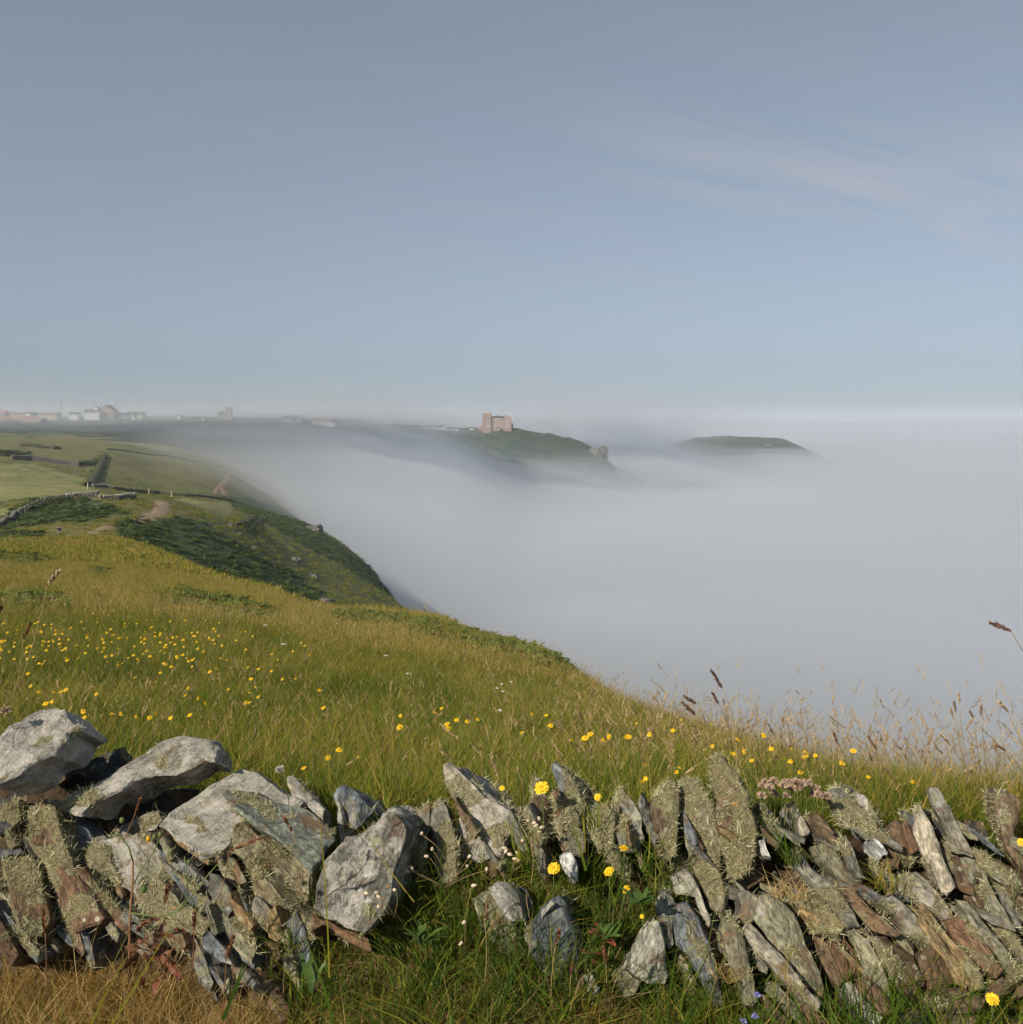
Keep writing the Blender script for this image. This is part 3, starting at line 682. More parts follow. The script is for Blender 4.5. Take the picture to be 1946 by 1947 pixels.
# front row in the bank
stone('C', [(350,1080),(420,1040),(480,1010),(560,1060),(620,1180),(650,1260),(640,1310),(700,1400),(765,1500),(745,1565),(620,1565),(560,1485),(480,1395),(400,1295),(378,1180)], 'olive', 0.34, 0.08, -0.03, (0.03,0.13,-0.07), (0.1,-0.1), 1.2)
stone('C', [(455,1010),(520,985),(600,968),(652,1000),(702,1150),(708,1248),(600,1258),(540,1195),(490,1090)], 'white', 0.68, 0.05, -0.055, (0.03,0.12,-0.07), (0.35,0), 1.5)
stone('C', [(640,1000),(720,1020),(760,1110),(740,1230),(705,1240),(690,1130)], 'blue', 0.35, 0.1, 0.0)
stone('C', [(708,1330),(740,1250),(800,1150),(870,1090),(940,1048),(982,1100),(1002,1180),(1042,1300),(1082,1430),(1098,1560),(1082,1650),(1040,1760),(960,1740),(890,1650),(820,1570),(760,1460)], 'blue', 0.36, 0.05, -0.05, (0.03,0.15,-0.07), (0.3,0), 1.2, 'smooth blue grey slab standing in the grass bank')
stone('C', [(705,1330),(740,1245),(800,1148),(870,1085),(900,1120),(830,1210),(790,1330),(770,1440)], 'white', 0.6, 0.03, -0.07, (0.02,0.06,-0.065), (-0.6,0))
stone('C', [(1083,1645),(1130,1570),(1182,1620),(1202,1700),(1160,1745),(1090,1695)], 'pale', 0.5, 0.03, -0.06)
stone('C', [(940,1720),(1060,1740),(1150,1720),(1172,1800),(1140,1880),(1060,1810)], 'blue', 0.25, 0.03, -0.06)
stone('C', [(840,1830),(900,1760),(960,1800),(940,1880),(860,1900)], 'olive', 0.35, 0.03, -0.06)
stone('C', [(1170,1800),(1240,1740),(1330,1800),(1320,1900),(1220,1930)], 'ochre', 0.3, 0.03, -0.05)
stone('D', [(0,1420),(60,1300),(130,1220),(190,1240),(232,1400),(262,1600),(232,1665),(120,1645),(0,1595),(-60,1560),(-40,1490)], 'pale', 0.3, 0.03, -0.04, (0.02,0.14,-0.07), (0.2,0))
stone('C', [(1255,1580),(1350,1520),(1420,1600),(1482,1640),(1462,1725),(1370,1765),(1290,1665)], 'olive', 0.36, 0.03, -0.05)
stone('D', [(158,1120),(190,1050),(240,1033),(292,1080),(302,1180),(282,1280),(312,1400),(260,1435),(210,1335),(170,1210)], 'grey', 0.5, 0.06, -0.02, (0.02,0.14,-0.05))
stone('D', [(258,940),(300,898),(370,888),(432,960),(482,1060),(542,1240),(522,1285),(450,1185),(420,1085),(300,1055)], 'pale', 0.5, 0.1, -0.01, (0.02,0.12,-0.05))
stone('D', [(280,800),(340,790),(400,830),(420,890),(360,900),(290,900)], 'olive', 0.36, 0.4, 0.04)
stone('D', [(288,1090),(400,1080),(452,1180),(502,1300),(542,1400),(562,1500),(622,1650),(652,1800),(602,1860),(520,1730),(450,1610),(380,1475),(300,1405),(280,1250)], 'blue', 0.42, 0.05, -0.03, (0.03,0.14,-0.07), (0.25,0), 1.3)
stone('D', [(268,1440),(320,1420),(420,1565),(452,1680),(400,1705),(330,1545)], 'olive', 0.34, 0.03, -0.01)
stone('D', [(350,1640),(430,1600),(500,1720),(560,1830),(500,1900),(400,1800)], 'brown', 0.25, 0.03, -0.01)
stone('D', [(468,1240),(530,1270),(592,1380),(702,1640),(722,1720),(682,1770),(600,1610),(520,1410)], 'brown', 0.2, 0.05, 0.03)
stone('D', [(578,1290),(620,1210),(680,1188),(722,1260),(772,1400),(812,1530),(842,1640),(852,1760),(822,1820),(750,1810),(710,1670),(650,1460)], 'olive', 0.38, 0.06, -0.04, (0.02,0.14,-0.07), (-0.1,0))
stone('D', [(708,1050),(770,1023),(842,1070),(862,1120),(832,1230),(790,1295),(730,1265),(700,1235),(740,1130)], 'grey', 0.42, 0.1, 0.0)
stone('D', [(818,1220),(860,1050),(940,1048),(1022,1100),(1102,1180),(1162,1290),(1202,1400),(1292,1560),(1322,1700),(1292,1765),(1200,1700),(1100,1570),(980,1410),(880,1295)], 'olive', 0.43, 0.10, -0.04, (0.03,0.15,-0.07), (0.2,0), 1.3)
stone('D', [(738,1290),(800,1250),(880,1310),(980,1430),(1090,1570),(1200,1700),(1282,1790),(1250,1838),(1130,1750),(1000,1620),(900,1510),(820,1450)], 'pale', 0.33, 0.05, -0.06, (0.02,0.12,-0.07), (-0.2,0), 1.4)
stone('D', [(930,1620),(1000,1620),(1120,1760),(1240,1850),(1300,1940),(1150,1940),(1000,1810),(900,1710)], 'olive', 0.3, 0.03, -0.05, rough=1.4)
stone('D', [(1130,1740),(1250,1840),(1350,1960),(1240,1990),(1120,1860)], 'brown', 0.28, 0.03, -0.05)
stone('D', [(900,1720),(990,1800),(1080,1900),(1060,1980),(940,1900)], 'brown', 0.28, 0.03, -0.05)
stone('D', [(1068,800),(1120,768),(1160,790),(1222,880),(1332,980),(1422,1080),(1502,1180),(1562,1290),(1440,1295),(1380,1205),(1280,1085),(1180,965),(1090,855)], 'grey', 0.38, 0.5, -0.03, (0.03,0.14,-0.07), (-0.2,0))
stone('D', [(1080,1080),(1180,1050),(1300,1120),(1440,1280),(1400,1350),(1250,1330),(1200,1245),(1120,1185)], 'ochre', 0.42, 0.5, -0.01)
stone('D', [(1150,1200),(1260,1310),(1350,1390),(1442,1640),(1400,1690),(1320,1600),(1240,1435)], 'brown', 0.25, 0.08, 0.0)
stone('D', [(1340,1390),(1430,1310),(1502,1420),(1562,1590),(1470,1650),(1430,1630),(1380,1505)], 'rust', 0.12, 0.04, 0.01, rough=0.8, label='dark rusty slab in the lower right of the wall')
# leaning courses at the right
stone('E', [(378,1290),(440,1280),(540,1370),(602,1480),(682,1640),(722,1760),(690,1810),(600,1690),(520,1630),(470,1485)], 'olive', 0.36, 0.05, -0.03, (0.03,0.14,-0.07), (0.15,0))
stone('E', [(478,1270),(560,1328),(680,1350),(760,1420),(852,1470),(902,1590),(932,1640),(880,1750),(800,1800),(740,1710),(690,1585),(610,1435)], 'brown', 0.46, 0.22, -0.03, (0.03,0.14,-0.07), (0.2,0), 1.3)
stone('E', [(868,1470),(960,1400),(1032,1430),(1082,1530),(1122,1650),(1070,1700),(960,1720),(910,1605)], 'brown', 0.32, 0.06, -0.01)
stone('E', [(848,1230),(900,1198),(980,1290),(1080,1420),(1180,1540),(1242,1640),(1200,1700),(1120,1660),(1050,1505),(960,1375)], 'ochre', 0.34, 0.08, -0.03, (0.03,0.14,-0.07), (0.1,0))
stone('E', [(638,1080),(700,1058),(800,1150),(880,1240),(960,1350),(1022,1425),(960,1405),(870,1365),(790,1335),(700,1205)], 'grey', 0.45, 0.6, -0.02)
stone('E', [(448,990),(520,978),(620,1040),(720,1110),(762,1180),(700,1205),(620,1135),(520,1055)], 'blue', 0.35, 0.35, -0.02)
stone('E', [(300,1000),(420,998),(520,1120),(660,1240),(762,1330),(680,1345),(560,1315),(460,1205),(360,1085)], 'brown', 0.4, 0.45, -0.02, rough=1.3)
stone('E', [(758,960),(800,918),(880,903),(960,960),(1012,1040),(1092,1130),(1152,1230),(1100,1265),(1000,1205),(900,1115),(800,1065)], 'pale', 0.45, 0.72, -0.01)
stone('E', [(868,1110),(920,1128),(1000,1230),(1090,1350),(1170,1440),(1280,1560),(1322,1680),(1260,1700),(1180,1545),(1060,1385),(960,1255)], 'ochre', 0.38, 0.35, -0.02)
stone('E', [(1040,1230),(1120,1188),(1250,1290),(1350,1420),(1452,1560),(1400,1610),(1340,1565),(1230,1465),(1140,1365)], 'rust', 0.3, 0.5, -0.02)
stone('E', [(1118,1090),(1200,1098),(1300,1210),(1400,1330),(1502,1480),(1600,1600),(1540,1650),(1440,1525),(1330,1385),(1220,1235)], 'olive', 0.36, 0.35, -0.03)
stone('E', [(838,490),(860,440),(890,430),(922,480),(962,560),(982,660),(1012,780),(1062,900),(1092,1000),(1060,1058),(1000,1000),(940,885),(880,765),(840,655)], 'pale', 0.42, 0.72, 0.0, (0.04,0.12,-0.065), (-0.2,0))
stone('E', [(943,500),(970,468),(1022,540),(1062,640),(1082,695),(1020,685),(970,645)], 'dark', 0.35, 0.1, 0.08)
stone('E', [(938,360),(960,338),(1002,343),(1042,380),(1082,460),(1132,560),(1172,650),(1232,740),(1262,830),(1292,900),(1240,970),(1180,905),(1130,785),(1070,665),(1010,535)], 'grey', 0.48, 0.42, 0.02, (0.05,0.12,-0.065), (-0.2,0), 1.2, 'grey slab leaning left above its neighbours')
stone('E', [(1148,570),(1190,548),(1312,558),(1342,620),(1352,715),(1260,690),(1190,645)], 'dark', 0.42, 0.25, 0.14)
stone('E', [(1373,400),(1420,378),(1522,383),(1552,440),(1542,560),(1502,640),(1582,760),(1577,910),(1500,810),(1430,650),(1393,525)], 'brown', 0.42, 0.25, 0.06, (0.03,0.12,-0.03))
stone('E', [(1128,780),(1180,878),(1252,970),(1322,1080),(1332,1185),(1280,1155),(1210,1065),(1130,955),(1090,905)], 'brown', 0.3, 0.3, 0.02)
stone('E', [(1268,900),(1310,888),(1352,980),(1402,1080),(1472,1200),(1522,1300),(1480,1338),(1380,1235),(1310,1095)], 'olive', 0.4, 0.55, 0.0)
stone('E', [(1360,940),(1450,918),(1502,1000),(1542,1050),(1582,1150),(1592,1330),(1520,1240),(1430,1085)], 'grey', 0.42, 0.5, 0.02)
stone('E', [(1228,740),(1330,778),(1440,850),(1560,950),(1600,1050),(1480,1010),(1360,935),(1280,875)], 'olive', 0.4, 0.9, 0.0)
stone('E', [(1408,1200),(1500,1298),(1600,1430),(1600,1550),(1500,1440)], 'grey', 0.4, 0.6, -0.02)
stone('E', [(958,690),(1060,698),(1132,800),(1112,900),(1102,1005),(1020,865)], 'grey', 0.4, 0.92, 0.02)
stone('E', [(688,600),(720,570),(752,590),(832,680),(902,800),(860,855),(760,835),(700,725)], 'brown', 0.42, 0.6, 0.04)
stone('E', [(763,590),(790,573),(822,640),(892,750),(840,775),(800,695)], 'rust', 0.1, 0.05, 0.0, rough=0.6)
stone('E', [(263,380),(330,358),(400,378),(452,450),(562,540),(602,620),(612,705),(520,705),(430,625),(330,605),(288,480)], 'grey', 0.46, 0.6, 0.04, (0.05,0.13,-0.03))
stone('E', [(418,400),(460,378),(512,400),(562,470),(602,560),(642,645),(600,648),(540,535),(470,445)], 'white', 0.6, 0.15, 0.09)
stone('E', [(563,690),(590,653),(682,780),(662,805),(600,735)], 'quartz', 0, 0, 0.01, mat=M_QUARTZ, label='white quartz sliver beside the grass tuft')
stone('E', [(328,680),(380,648),(432,730),(472,830),(542,960),(470,955),(400,865)], 'grey', 0.45, 0.4, 0.0)
stone('E', [(18,430),(50,408),(82,470),(112,560),(152,640),(100,665),(70,565)], 'pale', 0.5, 0.3, 0.05)
stone('E', [(98,520),(200,498),(262,560),(332,640),(332,770),(260,710),(180,645)], 'brown', 0.42, 0.65, 0.03)
stone('E', [(178,720),(300,698),(372,800),(442,920),(522,1060),(460,1095),(360,985),(260,865)], 'olive', 0.38, 0.3, 0.0)
stone('E', [(640,640),(700,700),(760,840),(740,900),(680,860),(640,780)], 'brown', 0.35, 0.5, 0.05)
stone('E', [(383,1660),(420,1638),(520,1740),(642,1880),(600,1950),(500,1890),(420,1765)], 'pale', 0.33, 0.03, -0.05)
stone('E', [(450,1660),(560,1628),(680,1760),(702,1850),(640,1870),(540,1755)], 'brown', 0.25, 0.03, -0.03)
stone('E', [(898,1750),(1050,1688),(1200,1688),(1332,1760),(1300,1840),(1150,1860),(980,1840)], 'brown', 0.28, 0.05, -0.03)
stone('E', [(738,1880),(850,1818),(952,1870),(932,1970),(760,1970)], 'dark', 0.3, 0.05, -0.04)
stone('E', [(1350,1650),(1430,1598),(1502,1680),(1422,1750),(1370,1725)], 'brown', 0.25, 0.1, -0.02)
stone('E', [(1510,1680),(1600,1640),(1620,1740),(1540,1760)], 'brown', 0.25, 0.1, -0.02)
stone('E', [(930,1870),(1080,1850),(1250,1860),(1280,1960),(1000,1980)], 'brown', 0.25, 0.03, -0.03)
# slivers packed between the larger slabs
rs = random.Random(909)
for k in range(176):
    if k < 78: px_, py_ = rs.uniform(1330, 1990), rs.uniform(1560, 1890); lean = rs.uniform(0.75, 1.15)
    elif k < 100: px_, py_ = rs.uniform(780, 1330), rs.uniform(1540, 1640); lean = rs.uniform(0.1, 0.6)
    elif k < 122: px_, py_ = rs.uniform(-20, 560), rs.uniform(1590, 1760); lean = rs.uniform(0.3, 0.9)
    else: px_ = rs.uniform(-30, 600); py_ = rs.uniform(1700, 1785 if px_ < 330 else 1875); lean = rs.uniform(0.2, 0.9)
    Ln = rs.uniform(45, 105); wd = rs.uniform(9, 24)
    if k >= 122: Ln, wd = Ln * 1.35, wd * 1.6
    dx_, dy_ = math.sin(lean), math.cos(lean)
    q = [(-.5, -.3), (-.36, .35), (-.05, .5), (.3, .46), (.5, .2), (.42, -.4), (0, -.5)]
    pts = [((px_ + dx_*a*Ln - dy_*b*wd*rs.uniform(.8, 1.2) - 1200) * 3.532, (py_ + dy_*a*Ln + dx_*b*wd*rs.uniform(.8, 1.2) - 1400) * 3.532) for a, b in q]
    stone('D', pts, rs.choice(['brown', 'olive', 'grey', 'olive', 'ochre', 'grey', 'blue']), rs.uniform(0.25, 0.42), rs.choice([0.05, 0.3, 0.6]), rs.uniform(-0.01, 0.05) - (0.02 if k >= 122 else 0), (0.02, 0.08, -0.03), edge=0.016)
# soil and small rubble behind the faces
vs, fs = [], []
nx, ny = 150, 26
for j in range(ny):
    for i in range(nx):
        px = -250 + 2450 * i / (nx - 1)
        mid_ = math.exp(-((px - 960) / 260) ** 2)
        top = np.interp(px, [-250, 0, 150, 330, 560, 700, 1000, 1250, 1400, 1500, 1946, 2300], [1440, 1470, 1500, 1560, 1600, 1640, 1640, 1570, 1560, 1580, 1640, 1640])
        k = j / (ny - 1)
        py = 1965 + (top - 1965) * min(1, k / 0.8)
        y = wallY(py) + 0.10 + (0.0 if k < 0.8 else (k - 0.8) * 1.6) + 0.05 * (noise.noise(Vector((px * 0.02, py * 0.02, 3))) ) 
        p = P(px, py, y)
        if k > 0.8: p.z = P(px, top, wallY(top) + 0.085).z - (k - 0.8) * 1.2
        p.z += 0.02 * noise.noise(Vector((px * 0.05, py * 0.05, 9)))
        vs.append(p - WL)
fs = [(j*nx+i, j*nx+i+1, (j+1)*nx+i+1, (j+1)*nx+i) for j in range(ny-1) for i in range(nx-1)]
t = NT('wall_soil'); co = t.n('ShaderNodeTexCoord').outputs['Object']
n1 = t.noise(co, 14, 6, 0.65); n2 = t.noise(co, 90, 4, 0.6)
t.principled(t.mix(n1, (0.025, 0.018, 0.012), (0.09, 0.058, 0.032)), 0.95, t.bump(t.math('ADD', n1, t.math('MULTIPLY', n2, 0.3)), 1.0, 0.03))
link('earth_fill', mesh_np('earth_fill', vs, fs, True), t.m, WALL)
# ------------------------------------------------------------------ grass, bracken and ground cover (scattered)
GREENS = [(0.0, (0.040, 0.080, 0.010)), (0.25, (0.110, 0.168, 0.016)), (0.48, (0.265, 0.240, 0.028)), (0.72, (0.35, 0.24, 0.055)), (1.0, (0.45, 0.32, 0.145))]
M_GRASS = leaf_mat('grass_blade', GREENS, 0.32, 0.55, True, patch=0.85)
M_DRY = leaf_mat('dry_grass_blade', [(0.0, (0.10, 0.075, 0.018)), (0.35, (0.23, 0.140, 0.032)), (0.65, (0.37, 0.24, 0.075)), (1.0, (0.55, 0.41, 0.20))], 0.25, 0.6, True)
M_FERN = leaf_mat('bracken_leaf', [(0.0, (0.022, 0.046, 0.010)), (0.5, (0.058, 0.092, 0.018)), (1.0, (0.13, 0.155, 0.03))], 0.25, 0.55, True, patch=0.5)
M_SEED = leaf_mat('grass_seed_head', [(0.0, (0.13, 0.075, 0.055)), (0.5, (0.28, 0.19, 0.105)), (1.0, (0.44, 0.33, 0.18))], 0.2, 0.8, True)

def blades(r, n, spread, h0, h1, w0, w1, lean, curl, t0, t1, nseg=3, windx=0.0):
    ang = r.uniform(0, 2*PI, n); rad = spread * np.sqrt(r.random(n))
    base = np.stack([rad*np.cos(ang), rad*np.sin(ang), np.full(n, -0.015)], 1)
    d = unit(np.stack([r.normal(windx, lean, n), r.normal(0, lean, n), np.ones(n)], 1))
    a2 = r.uniform(0, 2*PI, n)
    side = unit(np.stack([np.cos(a2), np.sin(a2), np.zeros(n)], 1))
    bend = np.stack([r.normal(windx*0.6, curl, n), r.normal(0, curl, n), -np.abs(r.normal(0, curl*0.55, n))], 1)
    Ln = r.uniform(h0, h1, n)
    V, T, m = strips(base, d, side, Ln, r.uniform(w0, w1, n), bend, nseg, 0.45)
    return V, T, np.repeat(r.uniform(t0, t1, n), m), np.zeros(len(T), int)
def seeds(r, n, spread, h0, h1, headl, headw, lean, t0, t1, stemw=0.0012, matstem=0, mathead=1, nod=0.2):
    """flowering stems: a thin stem and a feathery spindle of spikelets"""
    ang = r.uniform(0, 2*PI, n); rad = spread * np.sqrt(r.random(n))
    base = np.stack([rad*np.cos(ang), rad*np.sin(ang), np.full(n, -0.01)], 1)
    d = unit(np.stack([r.normal(0.05, lean, n), r.normal(0, lean, n), np.ones(n)], 1))
    bend = np.stack([r.normal(0.05, nod, n), r.normal(0, nod, n), -np.abs(r.normal(0, nod*0.4, n))], 1)
    Ln = r.uniform(h0, h1, n)
    a2 = r.uniform(0, PI, n); side = np.stack([np.cos(a2), np.sin(a2), np.zeros(n)], 1)
    V, T, m = strips(base, d, side, Ln, np.full(n, stemw), bend, 3, 0.7)
    tint = np.repeat(r.uniform(0.45, 0.85, n), m); mi = np.full(len(T), matstem)
    tip = base + d * Ln[:, None] + bend * Ln[:, None]
    td = unit(d + 2 * bend)
    # spikelets: small strips hugging the axis
    k = 7; N = n * k
    q = np.tile(np.linspace(-0.05, 0.95, k), n); hl = np.repeat(r.uniform(*headl, n), k)
    ax = np.repeat(td, k, 0); b2 = np.repeat(tip, k, 0) + ax * (q * hl)[:, None]
    rd = r.normal(0, 1, (N, 3)); o = unit(np.cross(ax, rd))
    hw = np.repeat(r.uniform(*headw, n), k) * np.sin(np.clip(0.25 + q*0.75, 0, 1) * PI) ** 0.7
    V2, T2, m2 = strips(b2, unit(ax + o * 0.35), unit(np.cross(ax, o)), hl * 0.42, hw, o * 0.05, 2, 0.8)
    th = np.repeat(np.repeat(r.uniform(t0, t1, n), k), m2)
    return np.concatenate([V, V2]), np.concatenate([T, T2 + len(V)]), np.concatenate([tint, th]), np.concatenate([mi, np.full(len(T2), mathead)])
def fern(r, n, h0, h1, spread, t0, t1, npin=11):
    Vs, Ts, ts = [], [], []; off = 0
    for i in range(n):
        a = r.uniform(0, 2*PI); Ln = r.uniform(h0, h1); b = np.array([spread*r.normal()*0.5, spread*r.normal()*0.5, 0.0])
        out = np.array([math.cos(a), math.sin(a), 0]); up = np.array([0, 0, 1.0])
        q = np.linspace(0.18, 1.0, npin)
        ax = b + np.outer(q, out*0.65*Ln) + np.outer(q * (1.25 - 0.75*q), up*Ln*0.95)
        tang = unit(np.gradient(ax, axis=0)); sd = unit(np.cross(tang, up))
        pl = Ln * 0.42 * (1 - q) ** 0.8 + 0.02 * Ln
        for sg in (-1, 1):
            dd = unit(sd * sg + tang * 0.45 + r.normal(0, 0.10, (npin, 3)))
            V, T, m = strips(ax, dd, tang, pl, np.full(npin, Ln * 0.075), np.tile(-up * 0.18, (npin, 1)), 2, 0.55)
            Vs.append(V); Ts.append(T + off); off += len(V); ts.append(np.repeat(np.clip(r.uniform(t0, t1) + r.normal(0, 0.06, npin), 0, 1), m))
    return np.concatenate(Vs), np.concatenate(Ts), np.concatenate(ts), np.zeros(sum(len(x) for x in Ts), int)
def joinp(*ps):
    V, T, t_, m_ = [], [], [], []; off = 0
    for a, b, c, d in ps:
        V.append(a); T.append(b + off); t_.append(c); m_.append(d); off += len(a)
    return np.concatenate(V), np.concatenate(T), np.concatenate(t_), np.concatenate(m_)

PROTO = {}
def proto(key, parts, mats, name='grass_tuft'):
    V, T, t_, m_ = joinp(*parts)
    me = mesh_tri(name, V, T, t_, mats, m_)
    PROTO.setdefault(key, []).append(bpy.data.objects.new(name, me))
r = np.random.default_rng(5)
for i in range(5):
    proto('near', [blades(r, 46, 0.055, 0.06, 0.21, 0.0016, 0.0036, 0.26, 0.36, 0.0, 0.42, 3, 0.06), blades(r, 18, 0.06, 0.06, 0.2, 0.001, 0.002, 0.3, 0.4, 0.5, 0.95, 3, 0.06)], [M_GRASS, M_SEED])
for i in range(4):
    proto('nearseed', [blades(r, 26, 0.05, 0.07, 0.18, 0.0015, 0.003, 0.28, 0.36, 0.1, 0.7), seeds(r, 5, 0.06, 0.14, 0.29, (0.015, 0.036), (0.0016, 0.0032), 0.12, 0.2, 1.0)], [M_GRASS, M_SEED])
for i in range(4):
    proto('mid', [blades(r, 60, 0.16, 0.08, 0.22, 0.0035, 0.0065, 0.28, 0.36, 0.05, 0.7, 2, 0.05), seeds(r, 2, 0.17, 0.14, 0.25, (0.02, 0.04), (0.003, 0.005), 0.12, 0.3, 1.0, 0.002)], [M_GRASS, M_SEED])
for i in range(4):
    proto('far', [blades(r, 80, 0.6, 0.12, 0.34, 0.02, 0.045, 0.35, 0.4, 0.1, 0.8, 2, 0.05)], [M_GRASS])
for i in range(4):
    proto('fern', [fern(r, 9, 0.18, 0.34, 0.06, 0.2, 0.9)], [M_FERN], 'bracken_clump')
for i in range(3):
    proto('bush', [fern(r, 26, 0.6, 1.1, 0.7, 0.1, 0.8, 7)], [M_FERN], 'bracken_clump')
for i in range(4):
    proto('dry', [blades(r, 60, 0.07, 0.04, 0.13, 0.0008, 0.0018, 0.55, 0.7, 0.1, 0.8), blades(r, 14, 0.07, 0.02, 0.07, 0.001, 0.002, 1.6, 0.9, 0.5, 1.0)], [M_DRY])
for i in range(4):
    proto('lush', [blades(r, 34, 0.05, 0.06, 0.19, 0.002, 0.0042, 0.32, 0.42, -0.05, 0.32), blades(r, 16, 0.055, 0.03, 0.1, 0.001, 0.002, 0.7, 0.7, 0.6, 1.0)], [M_GRASS])

def scatter(name, key, pts, rz, sc, it, label, tilt=0.12):
    n = len(pts)
    me = bpy.data.meshes.new(name)
    me.vertices.add(n); me.vertices.foreach_set('co', np.ascontiguousarray(pts, np.float32).ravel())
    rot = np.stack([rng.normal(0, tilt, n), rng.normal(0, tilt, n), rz], 1).astype(np.float32)
    me.attributes.new('rot', 'FLOAT_VECTOR', 'POINT').data.foreach_set('vector', rot.ravel())
    me.attributes.new('scl', 'FLOAT', 'POINT').data.foreach_set('value', sc.astype(np.float32))
    me.attributes.new('itint', 'FLOAT', 'POINT').data.foreach_set('value', it.astype(np.float32))
    me.attributes.new('pick', 'INT', 'POINT').data.foreach_set('value', rng.integers(0, len(PROTO[key]), n).astype(np.int32))
    c = bpy.data.collections.get('proto_' + key)
    if c is None:
        c = bpy.data.collections.new('proto_' + key)
        for o in PROTO[key]: c.objects.link(o)
    o = link(name, me)
    g = bpy.data.node_groups.new('scatter_' + name, 'GeometryNodeTree')
    g.interface.new_socket('Geometry', in_out='INPUT', socket_type='NodeSocketGeometry')
    g.interface.new_socket('Geometry', in_out='OUTPUT', socket_type='NodeSocketGeometry')
    N = g.nodes.new; K = g.links.new
    gi = N('NodeGroupInput'); go = N('NodeGroupOutput')
    ci = N('GeometryNodeCollectionInfo'); ci.inputs['Collection'].default_value = c
    ci.inputs['Separate Children'].default_value = True; ci.inputs['Reset Children'].default_value = True
    ip = N('GeometryNodeInstanceOnPoints'); ip.inputs['Pick Instance'].default_value = True
    def na(nm, ty):
        a = N('GeometryNodeInputNamedAttribute'); a.data_type = ty; a.inputs['Name'].default_value = nm
        return a.outputs['Attribute']
    e2r = N('FunctionNodeEulerToRotation')
    K(na('rot', 'FLOAT_VECTOR'), e2r.inputs[0])
    K(gi.outputs[0], ip.inputs['Points']); K(ci.outputs[0], ip.inputs['Instance'])
    K(na('pick', 'INT'), ip.inputs['Instance Index']); K(e2r.outputs[0], ip.inputs['Rotation']); K(na('scl', 'FLOAT'), ip.inputs['Scale'])
    K(ip.outputs[0], go.inputs[0])
    md = o.modifiers.new('scatter', 'NODES'); md.node_group = g
    return tag(o, label, kind='stuff')

# what the land hides from this side is left bare: lowest row reached by nearer ground, per column
_sb = np.linspace(-0.66, 0.66, 265); _yb = np.geomspace(2.3, 420, 420)
_SS, _YY = np.meshgrid(_sb, _yb)
_py = pixv(_SS * _YY, _YY, ground(_SS * _YY, _YY))[1]
_run = np.minimum.accumulate(_py, axis=0)
def seen(X, Y, py, margin=35):
    i = np.clip(((X / Y) + 0.66) / 1.32 * 264, 0, 264).astype(int)
    j = np.clip(np.searchsorted(_yb, Y) - 2, 0, 419)
    return py < _run[j, i] + margin
def points(n, y0, y1, power=1.0, smax=0.6, smin=None):
    """n points over the wedge in view, density falling with depth to the given power (1: even over the ground)"""
    u = rng.random(n)
    e = 2 - power
    Y = (y0**e + u * (y1**e - y0**e)) ** (1/e) if abs(e) > 1e-3 else y0 * (y1/y0) ** u
    X = rng.uniform(-smax if smin is None else smin, smax, n) * Y
    Z = ground(X, Y)
    px, py = pixv(X, Y, Z)
    return X, Y, Z, px, py
def lay(name, key, n, y0, y1, power, sc, label, keep=None, it=(0.0, 0.12), sink=0.0, jitter=0.0):
    X, Y, Z, px, py = points(n, y0, y1, power)
    k = seen(X, Y, py)
    if keep is not None: k &= keep(X, Y, Z, px, py)
    X, Y, Z, px, py = X[k], Y[k], Z[k], px[k], py[k]
    m = len(X)
    s = rng.uniform(sc[0], sc[1], m)
    itv = it[0] + rng.normal(0, it[1], m)
    return scatter(name, key, np.stack([X, Y, Z - sink], 1), rng.uniform(0, 2*PI, m), s, itv, label), m
def behind_wall(X, Y, px): return Y > np.interp(px, [0, 400, 700, 1250, 1946], [2.45, 2.42, 2.34, 2.30, 2.36]) + rng.normal(0, 0.03, len(X))
nb = lambda X, Y, Z, px, py: (~zone('bracken', px, py, Y)) & behind_wall(X, Y, px)
cnt = {}
o, cnt['a'] = lay('grass', 'near', 15000, 2.3, 13, 1.05, (0.8, 1.35), 'long meadow grass behind the wall', lambda X, Y, Z, px, py: nb(X, Y, Z, px, py) | (behind_wall(X, Y, px) & (rng.random(len(X)) < 0.45)), (0.06, 0.17))
o, cnt['b'] = lay('flowering_grass', 'nearseed', 2400, 2.4, 14, 1.0, (0.8, 1.3), 'straw coloured flowering grass in the meadow', nb, (0.12, 0.12))
o, cnt['g'] = lay('flowering_grass', 'nearseed', 1500, 2.4, 9, 1.0, (1.0, 1.7), 'tall ripe grass near the seaward edge', lambda X, Y, Z, px, py: nb(X, Y, Z, px, py) & (px > 1050 + rng.normal(0, 120, len(px))), (0.2, 0.12))
o, cnt['c'] = lay('grass', 'mid', 26000, 11, 48, 1.35, (0.9, 1.4), 'meadow grass further down the slope', lambda X, Y, Z, px, py: nb(X, Y, Z, px, py) | (rng.random(len(X)) < 0.35), (0.10, 0.15))
o, cnt['d'] = lay('grass', 'far', 16000, 42, 135, 1.3, (0.7, 1.15), 'rough grass on the slope by the path', lambda X, Y, Z, px, py: ~zone('bracken', px, py, Y), (0.0, 0.13))
o, cnt['d2'] = lay('grass', 'far', 14000, 130, 330, 1.5, (0.9, 1.7), 'rough grass on the second hill', lambda X, Y, Z, px, py: ~(zone('bracken', px, py, Y) | zone('field', px, py, Y) | zone('dirt', px, py, Y)), (-0.22, 0.10), 0.05)
o, cnt['e'] = lay('bracken', 'fern', 11000, 3, 60, 1.3, (0.6, 1.1), 'dark green bracken patches in the meadow', lambda X, Y, Z, px, py: zone('bracken', px, py, Y), (0.12, 0.2))
